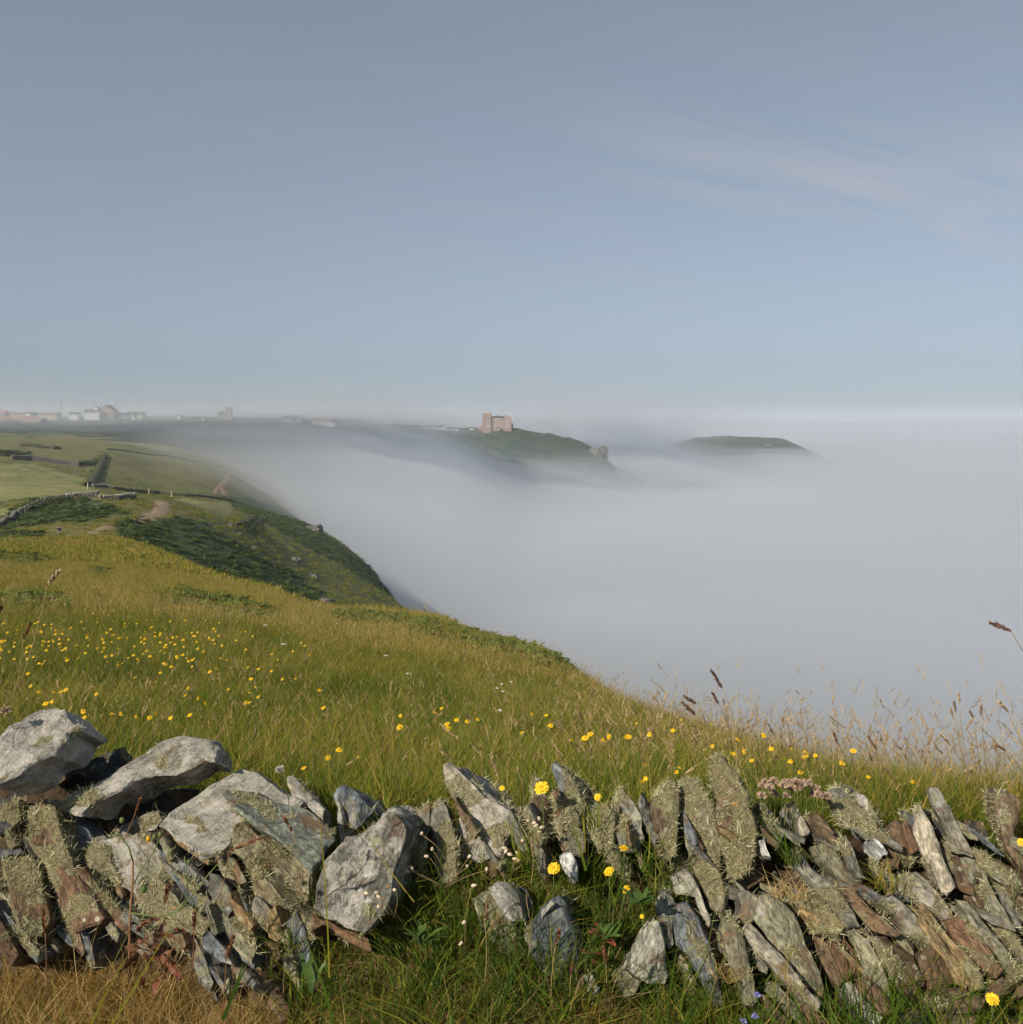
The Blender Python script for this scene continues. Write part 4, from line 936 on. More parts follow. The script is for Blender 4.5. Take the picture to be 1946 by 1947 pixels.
o, cnt['f'] = lay('bracken', 'bush', 30000, 92, 320, 1.2, (0.4, 0.95), 'bracken and bramble on the second hill', lambda X, Y, Z, px, py: zone('bracken', px, py, Y), (0.05, 0.2), 0.15)
# in front of the wall
def front(n, y0, y1, f):
    X = rng.uniform(-1.15, 1.25, n); Y = rng.uniform(y0, y1, n); Z = ground(X, Y)
    px, py = pixv(X, Y, Z); k = f(X, Y, px, py)
    return np.stack([X[k], Y[k], Z[k]], 1)
p = front(1700, 1.35, 1.92, lambda X, Y, px, py: rng.random(len(X)) < np.where(px < 540 + rng.normal(0, 90, len(X)), 1.0 * (Y < 1.80), np.where(px < 1250, 0.35, 0.10)))
scatter('dry_grass', 'dry', p, rng.uniform(0, 6.28, len(p)), rng.uniform(0.7, 1.3, len(p)) * np.where(p[:, 1] > 1.72, 0.5, 1.0), rng.normal(0, 0.15, len(p)) - 0.12 * (p[:, 0] > -0.45) + 0.1, 'dry orange brown grass at the foot of the wall', 0.3)
p = front(1100, 1.62, 1.93, lambda X, Y, px, py: px < np.where(Y > 1.8, 360, 560))
scatter('dry_grass', 'dry', p, rng.uniform(0, 6.28, len(p)), rng.uniform(0.6, 1.05, len(p)) * np.where(p[:, 0] < -0.58, 1.3, 1.0), rng.normal(0.1, 0.2, len(p)), 'dry orange brown grass creeping up against the lowest stones', 0.35)
p = front(2000, 1.40, 2.2, lambda X, Y, px, py: ((px > 560) & (px < 1290) & (rng.random(len(X)) < 0.62)) | ((px >= 1290) & (Y < 1.88) & (rng.random(len(X)) < 0.42)) | ((px < 560) & (Y < 1.75) & (rng.random(len(X)) < 0.10)))
scatter('grass', 'lush', p, rng.uniform(0, 6.28, len(p)), rng.uniform(0.55, 1.1, len(p)), rng.normal(0.06, 0.12, len(p)), 'green grass at the foot of the wall', 0.25)
p = front(700, 1.6, 2.3, lambda X, Y, px, py: (px > 640) & (px < 1280) & (rng.random(len(X)) < 0.6))
scatter('dry_grass', 'dry', p, rng.uniform(0, 6.28, len(p)), rng.uniform(0.7, 1.1, len(p)), rng.normal(0.25, 0.15, len(p)), 'withered grass on the bank between the stones', 0.3)
print('scatter counts', cnt)
# ------------------------------------------------------------------ flowers and single plants
M_PETAL = plain('yellow_petal', (0.72, 0.46, 0.012), 0.6, 0.12, 200)
M_DISC = plain('yellow_disc', (0.62, 0.30, 0.008), 0.8, 0.2, 400)
M_STEM = plain('green_stem', (0.10, 0.13, 0.035), 0.6)
M_STRAW = plain('straw_stem', (0.30, 0.22, 0.095), 0.7)
M_REDSTEM = plain('reddish_stem', (0.20, 0.10, 0.05), 0.7)
M_WHITE = plain('white_floret', (0.50, 0.48, 0.42), 0.8, 0.15, 300)
M_PINK = plain('faded_pink_floret', (0.44, 0.32, 0.23), 0.85, 0.25, 300)
M_POD = plain('papery_pod', (0.55, 0.44, 0.31), 0.7, 0.2, 150)
M_BLUE = plain('blue_floret', (0.27, 0.27, 0.62), 0.8, 0.2, 300)
M_LEAF = plain('leaf_green', (0.055, 0.095, 0.018), 0.5, 0.3, 60)
M_REDLEAF = plain('leaf_red', (0.17, 0.05, 0.026), 0.6, 0.4, 50)
M_BROWNLEAF = plain('leaf_brown', (0.17, 0.075, 0.035), 0.7, 0.4, 50)
M_HEADBROWN = plain('grass_head_brown', (0.30, 0.19, 0.11), 0.9, 0.3, 200)
M_HEADPURPLE = plain('grass_head_purple', (0.24, 0.135, 0.115), 0.9, 0.3, 200)
M_HEADSTRAW = plain('grass_head_straw', (0.46, 0.34, 0.19), 0.9, 0.3, 200)
M_HEADRUST = plain('grass_head_rust', (0.22, 0.095, 0.042), 0.9, 0.3, 200)

def curve_pts(a, b, sag, n=7):                 # points from a to b with sideways bow
    a, b = Vector(a), Vector(b); sag = Vector(sag)
    return [a.lerp(b, i/(n-1)) + sag * (4 * (i/(n-1)) * (1 - i/(n-1))) for i in range(n)]
def tube(bm, pts, r0, r1, k=5):
    rings = []
    for i, p in enumerate(pts):
        t = (pts[min(i+1, len(pts)-1)] - pts[max(i-1, 0)]).normalized()
        s = t.orthogonal().normalized(); u = t.cross(s)
        rad = r0 + (r1 - r0) * i / (len(pts) - 1)
        rings.append([bm.verts.new(p + (s*math.cos(2*PI*j/k) + u*math.sin(2*PI*j/k)) * rad) for j in range(k)])
    for a, b in zip(rings, rings[1:]):
        for j in range(k): bm.faces.new((a[j], a[(j+1) % k], b[(j+1) % k], b[j]))
    bm.faces.new(rings[-1]); bm.faces.new(list(reversed(rings[0])))
def part_tube(name, pts, r0, r1, mat, parent):
    bm = bmesh.new(); org = parent.location
    tube(bm, [Vector(p) - org for p in pts], r0, r1)
    return from_bm(name, bm, mat, parent, True)
def petals_mesh(R, n, rows, r, cup=0.25, wf=1.0):
    Vs, Ts, off = [], [], 0
    for k in range(rows):
        m = n - 5*k; a = np.linspace(0, 2*PI, m, endpoint=False) + r.uniform(0, 1) + r.normal(0, 0.05, m)
        rad = np.stack([np.cos(a), np.sin(a), np.full(m, cup + 0.35*k) + r.normal(0, 0.12, m)], 1); rad = unit(rad)
        sd = np.stack([-np.sin(a), np.cos(a), np.zeros(m)], 1)
        L_ = R * (1 - 0.22*k) * r.uniform(0.85, 1.05, m)
        out = []
        for q, w in ((0.12, 0.10), (0.55, 0.20), (0.9, 0.22), (1.0, 0.10)):
            c = rad * (L_*q)[:, None] + np.array([0, 0, R*0.06*k]) + np.array([0, 0, -R*0.12]) * q*q
            out += [c - sd * (R*w*0.75*wf), c + sd * (R*w*0.75*wf)]
        V = np.stack(out, 1); tri = []
        for j in range(3): tri += [(2*j, 2*j+1, 2*j+3), (2*j, 2*j+3, 2*j+2)]
        Ts.append((np.arange(m)[:, None, None]*8 + np.array(tri)[None]).reshape(-1, 3) + off); V = V.reshape(-1, 3); Vs.append(V); off += len(V)
    return np.concatenate(Vs), np.concatenate(Ts)
def oriented(o, loc, up, spin=0.0):
    q = Vector(up).to_track_quat('Z', 'Y'); o.rotation_mode = 'QUATERNION'; o.rotation_quaternion = q; o.location = loc
rp5 = np.random.default_rng(77)
SUNUP = Vector((SUN.x * 0.5, SUN.y * 0.7, 0.9)).normalized()
def hawkbit(px, py, wpx, Y, label, up=None, drop=0.22, foot=(0, 0)):
    top = P(px, py, Y); R = wpx / 2 / F * Y * 1.08
    base = Vector((top.x + foot[0], top.y + 0.05 + foot[1], top.z - drop))
    t_ = empty('yellow_flower', base); tag(t_, label, 'flower')
    up = Vector(up or (-0.25, -0.65, 0.75)).normalized()
    part_tube('stem', curve_pts(base, top - up * R * 0.25, (rp5.normal(0, 0.012), rp5.normal(0, 0.01), 0)), 0.0014, 0.0011, M_STEM, t_)
    V, T = petals_mesh(R, 27, 2, rp5, 0.02, 0.62)
    o = link('petals', mesh_tri('petals', V, T, None, [M_PETAL]), None, t_); oriented(o, top - base, up)
    bm = bmesh.new(); bmesh.ops.create_uvsphere(bm, u_segments=10, v_segments=6, radius=R*0.34)
    for v in bm.verts: v.co.z = v.co.z * 0.45 + R*0.10
    o = from_bm('flower_centre', bm, M_DISC, t_, True); oriented(o, top - base, up)
    bm = bmesh.new(); bmesh.ops.create_cone(bm, segments=8, radius1=R*0.12, radius2=R*0.30, depth=R*0.5, cap_ends=True)
    o = from_bm('flower_cup', bm, M_STEM, t_, True); oriented(o, top - base - up * R * 0.27, up)
for a in [(1030, 1497, 28, 2.02, 'large yellow flower above the wall between two pointed stones'),
          (1137, 1515, 15, 2.05, 'small yellow flower beside the blue grey pointed slab'),
          (955, 1498, 11, 2.15, 'small half open yellow flower behind the tall white topped slab'),
          (1187, 1612, 20, 1.93, 'yellow flower seen from the side over the lichen slabs'),
          (1053, 1650, 25, 1.90, 'open yellow flower just above the front row of slabs'),
          (1158, 1656, 21, 1.90, 'tilted yellow flower in the middle of the grass bank'),
          (1190, 1690, 17, 1.88, 'folded yellow flower above the green dock leaves'),
          (1221, 1742, 9, 1.86, 'orange yellow bud beside the rusty striped stone'),
          (785, 1905, 25, 1.75, 'yellow flower low in the grass at the bottom of the picture'),
          (1887, 1899, 25, 1.72, 'yellow flower low in the grass under the leaning slabs'),
          (1943, 1601, 17, 1.93, 'yellow flower cut by the edge beside the end slabs'),
          (1228, 1480, 9, 2.2, 'yellow flower just behind the leftmost of the tall lichen slabs')]:
    ups = {1187: (0.2, -0.1, 0.95), 1158: (-0.5, -0.35, 0.8), 1190: (-0.7, -0.2, 0.6)}
    hawkbit(*a, up=ups.get(a[0]))

# small flowers over the meadow: one of each kind, then copies
def field_flower(r, kind):
    bm = bmesh.new()
    h = r.uniform(0.17, 0.25)
    tube(bm, curve_pts((0, 0, -0.02), (r.normal(0, 0.015), r.normal(0, 0.015), h), (r.normal(0, 0.01), 0, 0), 5), 0.0011, 0.0009, 4)
    for f in bm.faces: f.material_index = 0
    n0 = len(bm.faces); top = Vector((0, 0, h))
    R = 0.0086
    V, T = petals_mesh(R, 14, 1, r, 0.12)
    q = Vector((-0.15 + r.normal(0, 0.2), -0.32 + r.normal(0, 0.2), 1)).to_track_quat('Z', 'Y')
    vs = [bm.verts.new(q @ Vector(v) + top) for v in V]
    for t_ in T:
        f = bm.faces.new([vs[i] for i in t_]); f.material_index = 1
    c = bmesh.ops.create_icosphere(bm, subdivisions=1, radius=R*0.4)
    for v in c['verts']: v.co = q @ Vector((v.co.x, v.co.y, v.co.z*0.5 + R*0.15)) + top
    for v in c['verts']:
        for f in v.link_faces: f.material_index = 2
    me = bpy.data.meshes.new('yellow_flower'); bm.to_mesh(me); bm.free()
    for m in (M_STEM, M_PETAL, M_DISC): me.materials.append(m)
    return me, h
FF = [field_flower(rp5, 0) for _ in range(5)]
spots = []
def sp(n, x0, x1, y0, y1, tri=False):
    for _ in range(n):
        x = rp5.uniform(x0, x1); y = rp5.uniform(y0, y1) if not tri else y0 + (y1-y0) * rp5.beta(2, 2)
        spots.append((x, y))
sp(172, -10, 440, 1165, 1270, True); sp(38, 250, 600, 1190, 1280, True); sp(14, 0, 620, 1275, 1320); sp(20, 60, 400, 1315, 1365); sp(7, 450, 640, 1285, 1350)
sp(9, 760, 950, 1345, 1385); sp(16, 980, 1300, 1345, 1410); sp(17, 1290, 1560, 1370, 1460); sp(9, 1500, 1740, 1420, 1560); sp(5, 1200, 1300, 1450, 1500); sp(4, 560, 700, 1420, 1460)
src = None
for i, (x, y) in enumerate(spots):
    me_, h = FF[i % 5]
    g = hit(x, y, 2.6, 40, 0.27)
    if g is None or g.y > 22: continue
    Yc = g.y
    top = P(x, y, Yc); z = top.z - h
    if src is None:
        src = bpy.data.objects.new('yellow_flower', me_); COL.objects.link(src); o = src
        tag(o, 'small yellow flower among the long grass of the meadow', 'flower', 'yellow flowers scattered over the meadow')
    else:
        o = src.copy(); o.data = me_; COL.objects.link(o)
    gz = float(ground(top.x, Yc)); k = max(0.6, min(1.6, (top.z - gz) / h))
    o.location = (top.x, Yc, top.z - h * k); q_ = rp5.uniform(0.7, 1.25); o.scale = (q_, q_, k); o.rotation_euler = (0, 0, rp5.normal(0, 0.5))
# white umbels
def umbel(r):
    bm = bmesh.new(); h = 0.26
    tube(bm, curve_pts((0, 0, -0.02), (0, 0, h), (r.normal(0, 0.015), 0, 0), 5), 0.0014, 0.001, 4)
    for k in range(16):
        a = r.uniform(0, 2*PI); q = math.sqrt(r.random()) * 0.016
        c = bmesh.ops.create_icosphere(bm, subdivisions=1, radius=r.uniform(0.0035, 0.006))
        for v in c['verts']: v.co = Vector((v.co.x + q*math.cos(a), v.co.y + q*math.sin(a), v.co.z*0.5 + h - 8*q*q))
        for v in c['verts']:
            for f in v.link_faces: f.material_index = 1
    me = bpy.data.meshes.new('white_umbel'); bm.to_mesh(me); bm.free()
    me.materials.append(M_STEM); me.materials.append(M_WHITE)
    return me
UM = [umbel(rp5) for _ in range(3)]; src = None
us = [(954,1300),(945,1308),(957,1314),(972,1296),(950,1350),(540,1224),(775,1280),(640,1185),(735,1246),(505,1188)]
for i, (x, y) in enumerate(us):
    g = hit(x, y, 3, 60, 0.29)
    if g is None: continue
    top = P(x, y, g.y)
    if src is None:
        src = bpy.data.objects.new('white_umbel', UM[0]); COL.objects.link(src); o = src
        tag(o, 'white flat topped flower standing in the meadow grass', 'flower', 'white flowers in the meadow')
    else:
        o = src.copy(); o.data = UM[i % 3]; COL.objects.link(o)
    o.location = (top.x, g.y, top.z - 0.26); s_ = 0.65 if y > 1260 else 1.1; o.scale = (s_, s_, 1)

def fluffy(R, r, n=90, mat=None, name='flower_head', parent=None, wid=0.09, inner=0.25):
    d = unit(r.normal(0, 1, (n, 3))); d[:, 2] = np.abs(d[:, 2]) * 1.0 - 0.25; d = unit(d)
    sd = unit(np.cross(d, r.normal(0, 1, (n, 3))))
    V, T, m = strips(d * R * inner, d, sd, r.uniform(0.65, 0.85, n) * R, np.full(n, R * wid * 2.2), r.normal(0, 0.15, (n, 3)), 2, 1.4)
    return link(name, mesh_tri(name, V, T, None, [mat]), None, parent)
# the cushion of faded thrift
c0 = P(1530, 1545, 2.12); c0.z -= 0.03
TH = empty('thrift_clump', c0); tag(TH, 'clump of faded pink thrift heads growing between the slabs', 'flower clump')
for i, (x, y) in enumerate([(885,330),(930,345),(960,300),(960,390),(1040,310),(1022,332),(1040,400),(1075,345),(1092,312),(1120,350),(1112,308),(1150,330),(1190,320),(1240,350),(1230,385),(1257,392),(1290,412),(880,400),(1322,405),(1165,318),(905,310)]):
    px_, py_ = 1200 + x/3.532, 1400 + y/3.532
    top = P(px_, py_, 2.08 + rp5.uniform(-0.03, 0.03))
    h = fluffy(0.0108, rp5, 130, M_PINK, 'flower_head', TH); h.location = top - c0
    foot = c0 + Vector(((top.x - c0.x) * 0.8, rp5.uniform(-0.01, 0.02), -0.06))
    bm = bmesh.new(); tube(bm, curve_pts(foot - top, (0, 0, 0), (0, 0, 0.004), 5), 0.0011, 0.0009, 4)
    from_bm('stem', bm, M_STEM, h, True)
V, T, tt, mm = blades(np.random.default_rng(8), 260, 0.085, 0.03, 0.075, 0.0016, 0.0024, 0.35, 0.4, 0.1, 0.5)
V[:, 2] -= 0.05
o = link('foliage', mesh_tri('foliage', V, T, tt, [M_GRASS]), None, TH); o['kind'] = 'stuff'
for px_, py_, Yc, R, mat, lb in [(533, 1464, 2.1, 0.011, M_WHITE, 'fluffy white flower head above the broad white slab'), (12, 1352, 2.1, 0.012, M_PINK, 'faded pink flower head by the tilted white slab')]:
    top = P(px_, py_, Yc); b = top + Vector((0.01, 0.03, -0.13))
    t_ = empty('thrift_flower', b); tag(t_, lb, 'flower')
    h = fluffy(R, rp5, 110, mat, 'flower_head', t_); h.location = top - b
    part_tube('stem', curve_pts(b, top, (0.008, 0, 0)), 0.0012, 0.0009, M_STEM, t_)

# bladder campion with papery pods
def campion(pods, Y, root, label):
    rt = P(*root, Y + 0.02); t_ = empty('bladder_campion', rt); tag(t_, label, 'plant')
    for cr_, x, y in pods:
        ox, oy, sc_ = CROPS[cr_]; c = P(ox + x/sc_, oy + y/sc_, Y + rp5.uniform(-0.02, 0.01))
        ax = Vector((rp5.normal(0, 0.6), rp5.normal(-0.3, 0.3), rp5.normal(0.3, 0.5))).normalized()
        bm = bmesh.new(); bmesh.ops.create_uvsphere(bm, u_segments=9, v_segments=7, radius=1)
        for v in bm.verts:
            q = v.co.z; v.co = Vector((v.co.x * 0.0034 * (1 - 0.25*q), v.co.y * 0.0034 * (1 - 0.25*q), q * 0.0054))
        o = from_bm('seed_pod', bm, M_POD, t_, True); oriented(o, c - rt, ax)
        bm = bmesh.new(); tube(bm, [v - rt for v in curve_pts(rt + Vector((rp5.normal(0, 0.006), 0, 0)), c - ax * 0.005, (rp5.normal(0, 0.01), -0.008, 0.01), 6)], 0.0007, 0.0005, 4)
        from_bm('stem', bm, M_STRAW, t_, True)
campion([('C',725,565),('C',762,580),('C',797,550),('C',815,610),('C',800,642),('C',775,600)], 1.97, (1025, 1610), 'papery campion pods hanging before the narrow brown slabs')
campion([('C',685,700),('C',565,750),('C',600,792),('C',650,780),('C',655,830),('C',632,820),('C',575,770)], 1.94, (975, 1660), 'papery campion pods under the tall white topped slab')
campion([('C',80,755),('C',40,805),('C',10,650),('C',330,805),('C',315,870),('C',445,890),('B',1325,905),('B',1350,880)], 1.93, (850, 1690), 'papery campion pods beside the shaggy twin slabs')
campion([('B',1120,1048),('B',1135,1076),('B',1050,1052),('B',1240,1030),('B',1140,1140)], 1.76, (745, 1745), 'papery campion pods in front of the pale boulder')
campion([('C',270,1390),('C',290,1250),('C',710,1615),('C',360,1000),('C',540,1870)], 1.82, (885, 1830), 'scattered campion pods low in the bank grass')

# leaves
def leaf_mesh(Ln, wd, r, curl=0.35, wav=0.08, n=7):
    vs, fs = [], []
    for i in range(n):
        q = i / (n - 1); w = wd * 0.5 * math.sin(PI * min(1, 0.12 + q * 0.88)) ** 0.8 * (1 if q < 1 else 0.05)
        z = Ln * curl * q * q; k = r.normal(0, wav) * wd
        vs += [(-w, q*Ln, -z + k), (0, q*Ln, -z - 0.12*w), (w, q*Ln, -z - k)]
    for i in range(n - 1):
        a = 3*i; fs += [(a, a+1, a+4, a+3), (a+1, a+2, a+5, a+4)]
    return mesh_np('leaf', vs, fs, True)
def rosette(root_px, Y, items, label, cat='plant', name='dock_plant'):
    rt = P(*root_px, Y); t_ = empty(name, rt); tag(t_, label, cat)
    for (ang, el, Ln, wd, m) in items:
        o = link('leaf', leaf_mesh(Ln, wd, rp5), m, t_)
        o.location = (rp5.normal(0, 0.006), rp5.normal(0, 0.006), 0)
        o.rotation_euler = (el, 0, ang)
rosette((1150, 1780), 1.83, [(rp5.uniform(-2.4, 2.4), rp5.uniform(0.2, 1.1), rp5.uniform(0.016, 0.036), rp5.uniform(0.008, 0.015), M_LEAF if k % 5 < 4 else M_REDLEAF) for k in range(34)], 'leafy dock plant with green and red leaves among the front slabs')
rosette((1125, 1815), 1.80, [(rp5.uniform(-2.6, 2.6), rp5.uniform(0.0, 0.9), rp5.uniform(0.012, 0.024), rp5.uniform(0.005, 0.009), M_REDLEAF if k % 2 else M_LEAF) for k in range(18)], 'small red leaved dock at the foot of the smooth blue grey slab')
rosette((1215, 1715), 1.86, [(rp5.uniform(-2.4, 2.4), rp5.uniform(0.2, 1.0), rp5.uniform(0.02, 0.04), rp5.uniform(0.008, 0.013), M_LEAF) for k in range(18)], 'low green leaves beside the rusty striped stone')
rosette((596, 1880), 1.68, [(rp5.uniform(-0.8, 0.8), rp5.uniform(0.7, 1.3), rp5.uniform(0.04, 0.08), rp5.uniform(0.008, 0.013), M_LEAF) for k in range(6)], 'broad green leaves beside the small slabs at the bottom')
rosette((800, 1790), 1.80, [(rp5.uniform(-2, 2), rp5.uniform(0.3, 1.1), rp5.uniform(0.03, 0.055), rp5.uniform(0.007, 0.011), M_LEAF) for k in range(12)], 'narrow green leaves in the bank grass below the pale boulder')
# tall weed with buds before the left stones
def APX(x, y): return 0 + x/2.986, 1300 + y/2.986
rt = P(*APX(740, 1640), 1.66); WD = empty('groundsel', rt); tag(WD, 'branching weed with buds and reddish withered leaves before the left stones', 'plant')
def wstem(pts, r0, r1, m=M_STEM):
    part_tube('stem', [P(*APX(x, y), Y_) for x, y, Y_ in pts], r0, r1, m, WD)
wstem([(740,1640,1.66),(738,1500,1.66),(742,1300,1.67),(755,1150,1.68),(758,1010,1.69)], 0.0026, 0.0018, M_REDSTEM)
wstem([(757,1010,1.69),(735,930,1.69),(690,865,1.70),(668,840,1.70)], 0.0015, 0.0009)
wstem([(755,1150,1.68),(800,1060,1.68),(870,960,1.69),(912,870,1.70)], 0.0014, 0.0009)
wstem([(742,1300,1.67),(900,1320,1.66),(1000,1300,1.66),(1070,1210,1.66),(1065,1080,1.67),(1050,980,1.67)], 0.0018, 0.001)
wstem([(1020,1290,1.66),(1100,1190,1.66),(1180,1090,1.66),(1240,1020,1.66)], 0.0015, 0.001)
wstem([(740,1400,1.66),(690,1500,1.64),(640,1600,1.63)], 0.001, 0.0007)
for x, y, Y_, m, R in [(912,855,1.70,M_STEM,0.0042),(880,868,1.70,M_STEM,0.004),(845,880,1.70,M_DISC,0.0038),(975,948,1.67,M_STEM,0.004),(1075,1010,1.67,M_STEM,0.0035),(820,1165,1.68,M_LEAF,0.005),(695,775,1.7,M_STEM,0.0045)]:
    bm = bmesh.new(); bmesh.ops.create_uvsphere(bm, u_segments=8, v_segments=6, radius=R)
    for v in bm.verts: v.co.z *= 1.3
    o = from_bm('bud', bm, m, WD, True); o.location = P(*APX(x, y), Y_) - rt
for x, y, R, m in [(1098,948,0.0085,M_WHITE),(1245,1000,0.007,M_PINK),(667,836,0.005,M_PINK)]:
    o = fluffy(R, rp5, 120, m, 'seed_head', WD); o.location = P(*APX(x, y), 1.67) - rt
for k in range(26):
    x = rp5.uniform(740, 1000); y = rp5.uniform(1330, 1680)
    o = link('leaf', leaf_mesh(rp5.uniform(0.02, 0.045), rp5.uniform(0.006, 0.013), rp5, 0.6, 0.3), M_BROWNLEAF if k % 3 else M_REDLEAF, WD)
    o.location = P(*APX(x, y), 1.64 + rp5.uniform(-0.02, 0.03)) - rt; o.rotation_euler = (rp5.uniform(-1, 1.5), rp5.uniform(-1, 1), rp5.uniform(0, 6.28))
for px_, py_, Yc, lb in [(1440, 1892, 1.72, 'small blue flower at the foot of the olive slabs'), (1436, 1932, 1.70, 'tiny blue flower lowest of the blue flowers'), (1414, 1942, 1.70, 'tiny blue flower at the very bottom of the picture')]:
    top = P(px_, py_, Yc); b = top + Vector((0, 0.01, -0.07)); t_ = empty('blue_flower', b); tag(t_, lb, 'flower')
    o = fluffy(0.0065, rp5, 70, M_BLUE, 'flower_head', t_); o.location = top - b
    part_tube('stem', curve_pts(b, top, (0.004, 0, 0)), 0.0009, 0.0007, M_STEM, t_)

# single grass tufts on the wall
def tuft(root, Y, n, spread, h, w, lean, t0, t1, label, mat=None, windx=0.0):
    V, T, tt, mm = blades(rp5, n, spread, h*0.45, h, w*0.6, w, lean, 0.5, t0, t1, 4, windx)
    o = link('grass_tuft', mesh_tri('grass_tuft', V, T, tt, [mat or M_GRASS])); o.location = P(*root, Y)
    tag(o, label, 'grass tuft')
EP = lambda x, y: (1500 + x/3.531, 1400 + y/3.531)
DP = lambda x, y: (1200 + x/3.532, 1400 + y/3.532)
BP = lambda x, y: (400 + x/3.532, 1400 + y/3.532)
tuft(EP(650, 980), 1.94, 46, 0.022, 0.075, 0.0035, 0.42, 0.25, 0.9, 'yellowing grass tuft rooted high in the leaning wall', windx=-0.05)
tuft(DP(1090, 800), 1.97, 30, 0.02, 0.13, 0.003, 0.25, 0.0, 0.4, 'long green grass tuft hanging over the wall below the thrift', windx=-0.3)
tuft(DP(1060, 1010), 1.90, 120, 0.035, 0.06, 0.0016, 1.2, 0.75, 1.0, 'nest of withered straw in a hollow of the wall', M_DRY)
tuft(DP(620, 1560), 1.80, 60, 0.03, 0.05, 0.0016, 1.1, 0.6, 1.0, 'withered straw hanging between two olive slabs', M_DRY)
tuft(BP(540, 1380), 1.86, 26, 0.02, 0.085, 0.003, 0.4, 0.1, 0.45, 'green grass tuft in the dark gap under the brown block')
for k, (x, y) in enumerate([(1240, 1640), (1120, 1560), (960, 1690), (1000, 1620)]):
    tuft((x, y), 1.93, 24, 0.025, 0.11, 0.003, 0.3, 0.1, 0.6, ['green grass tuft against the long lichen slab', 'green grass tuft behind the open yellow flower', 'grass tuft above the white capped block in the bank', 'grass tuft behind the blue grey bank slab'][k])

# tall stalks with seed heads
def stalk(tip, tail, foot, Y, hw, mat, label, group=None, smat=None, dens=46):
    a, b = P(*tip, Y), P(*tail, Y); f = P(*foot, Y + 0.03)
    t_ = empty('grass_stalk', f); tag(t_, label, 'grass stalk', group)
    d = (b - f); bow = Vector((-d.z, 0, d.x)) * rp5.uniform(-0.06, 0.06)
    part_tube('stem', curve_pts(f, b, bow, 8) , 0.0011, 0.0007, smat or M_STRAW, t_)
    ax = np.array(a - b); Ln = np.linalg.norm(ax); ax /= Ln; N = dens
    q = rp5.uniform(-0.03, 0.9, N); o_ = unit(np.cross(ax, rp5.normal(0, 1, (N, 3))))
    prof = np.sin(np.clip(0.18 + q*0.8, 0, 1) * PI) ** 0.7
    base = np.array(b - f) + ax * (q * Ln)[:, None]
    V, T, m = strips(base, unit(ax + o_ * 0.55), unit(np.cross(ax, o_)), np.minimum(Ln * 0.28, hw * 3.2) * (0.5 + 0.5*prof), hw * 0.55 * (0.4 + prof), o_ * 0.05, 2, 0.8)
    link('seed_head', mesh_tri('seed_head', V, T, None, [mat]), None, t_)
def Z(x, y): return 1150 + x/2.426, 1150 + y/2.426
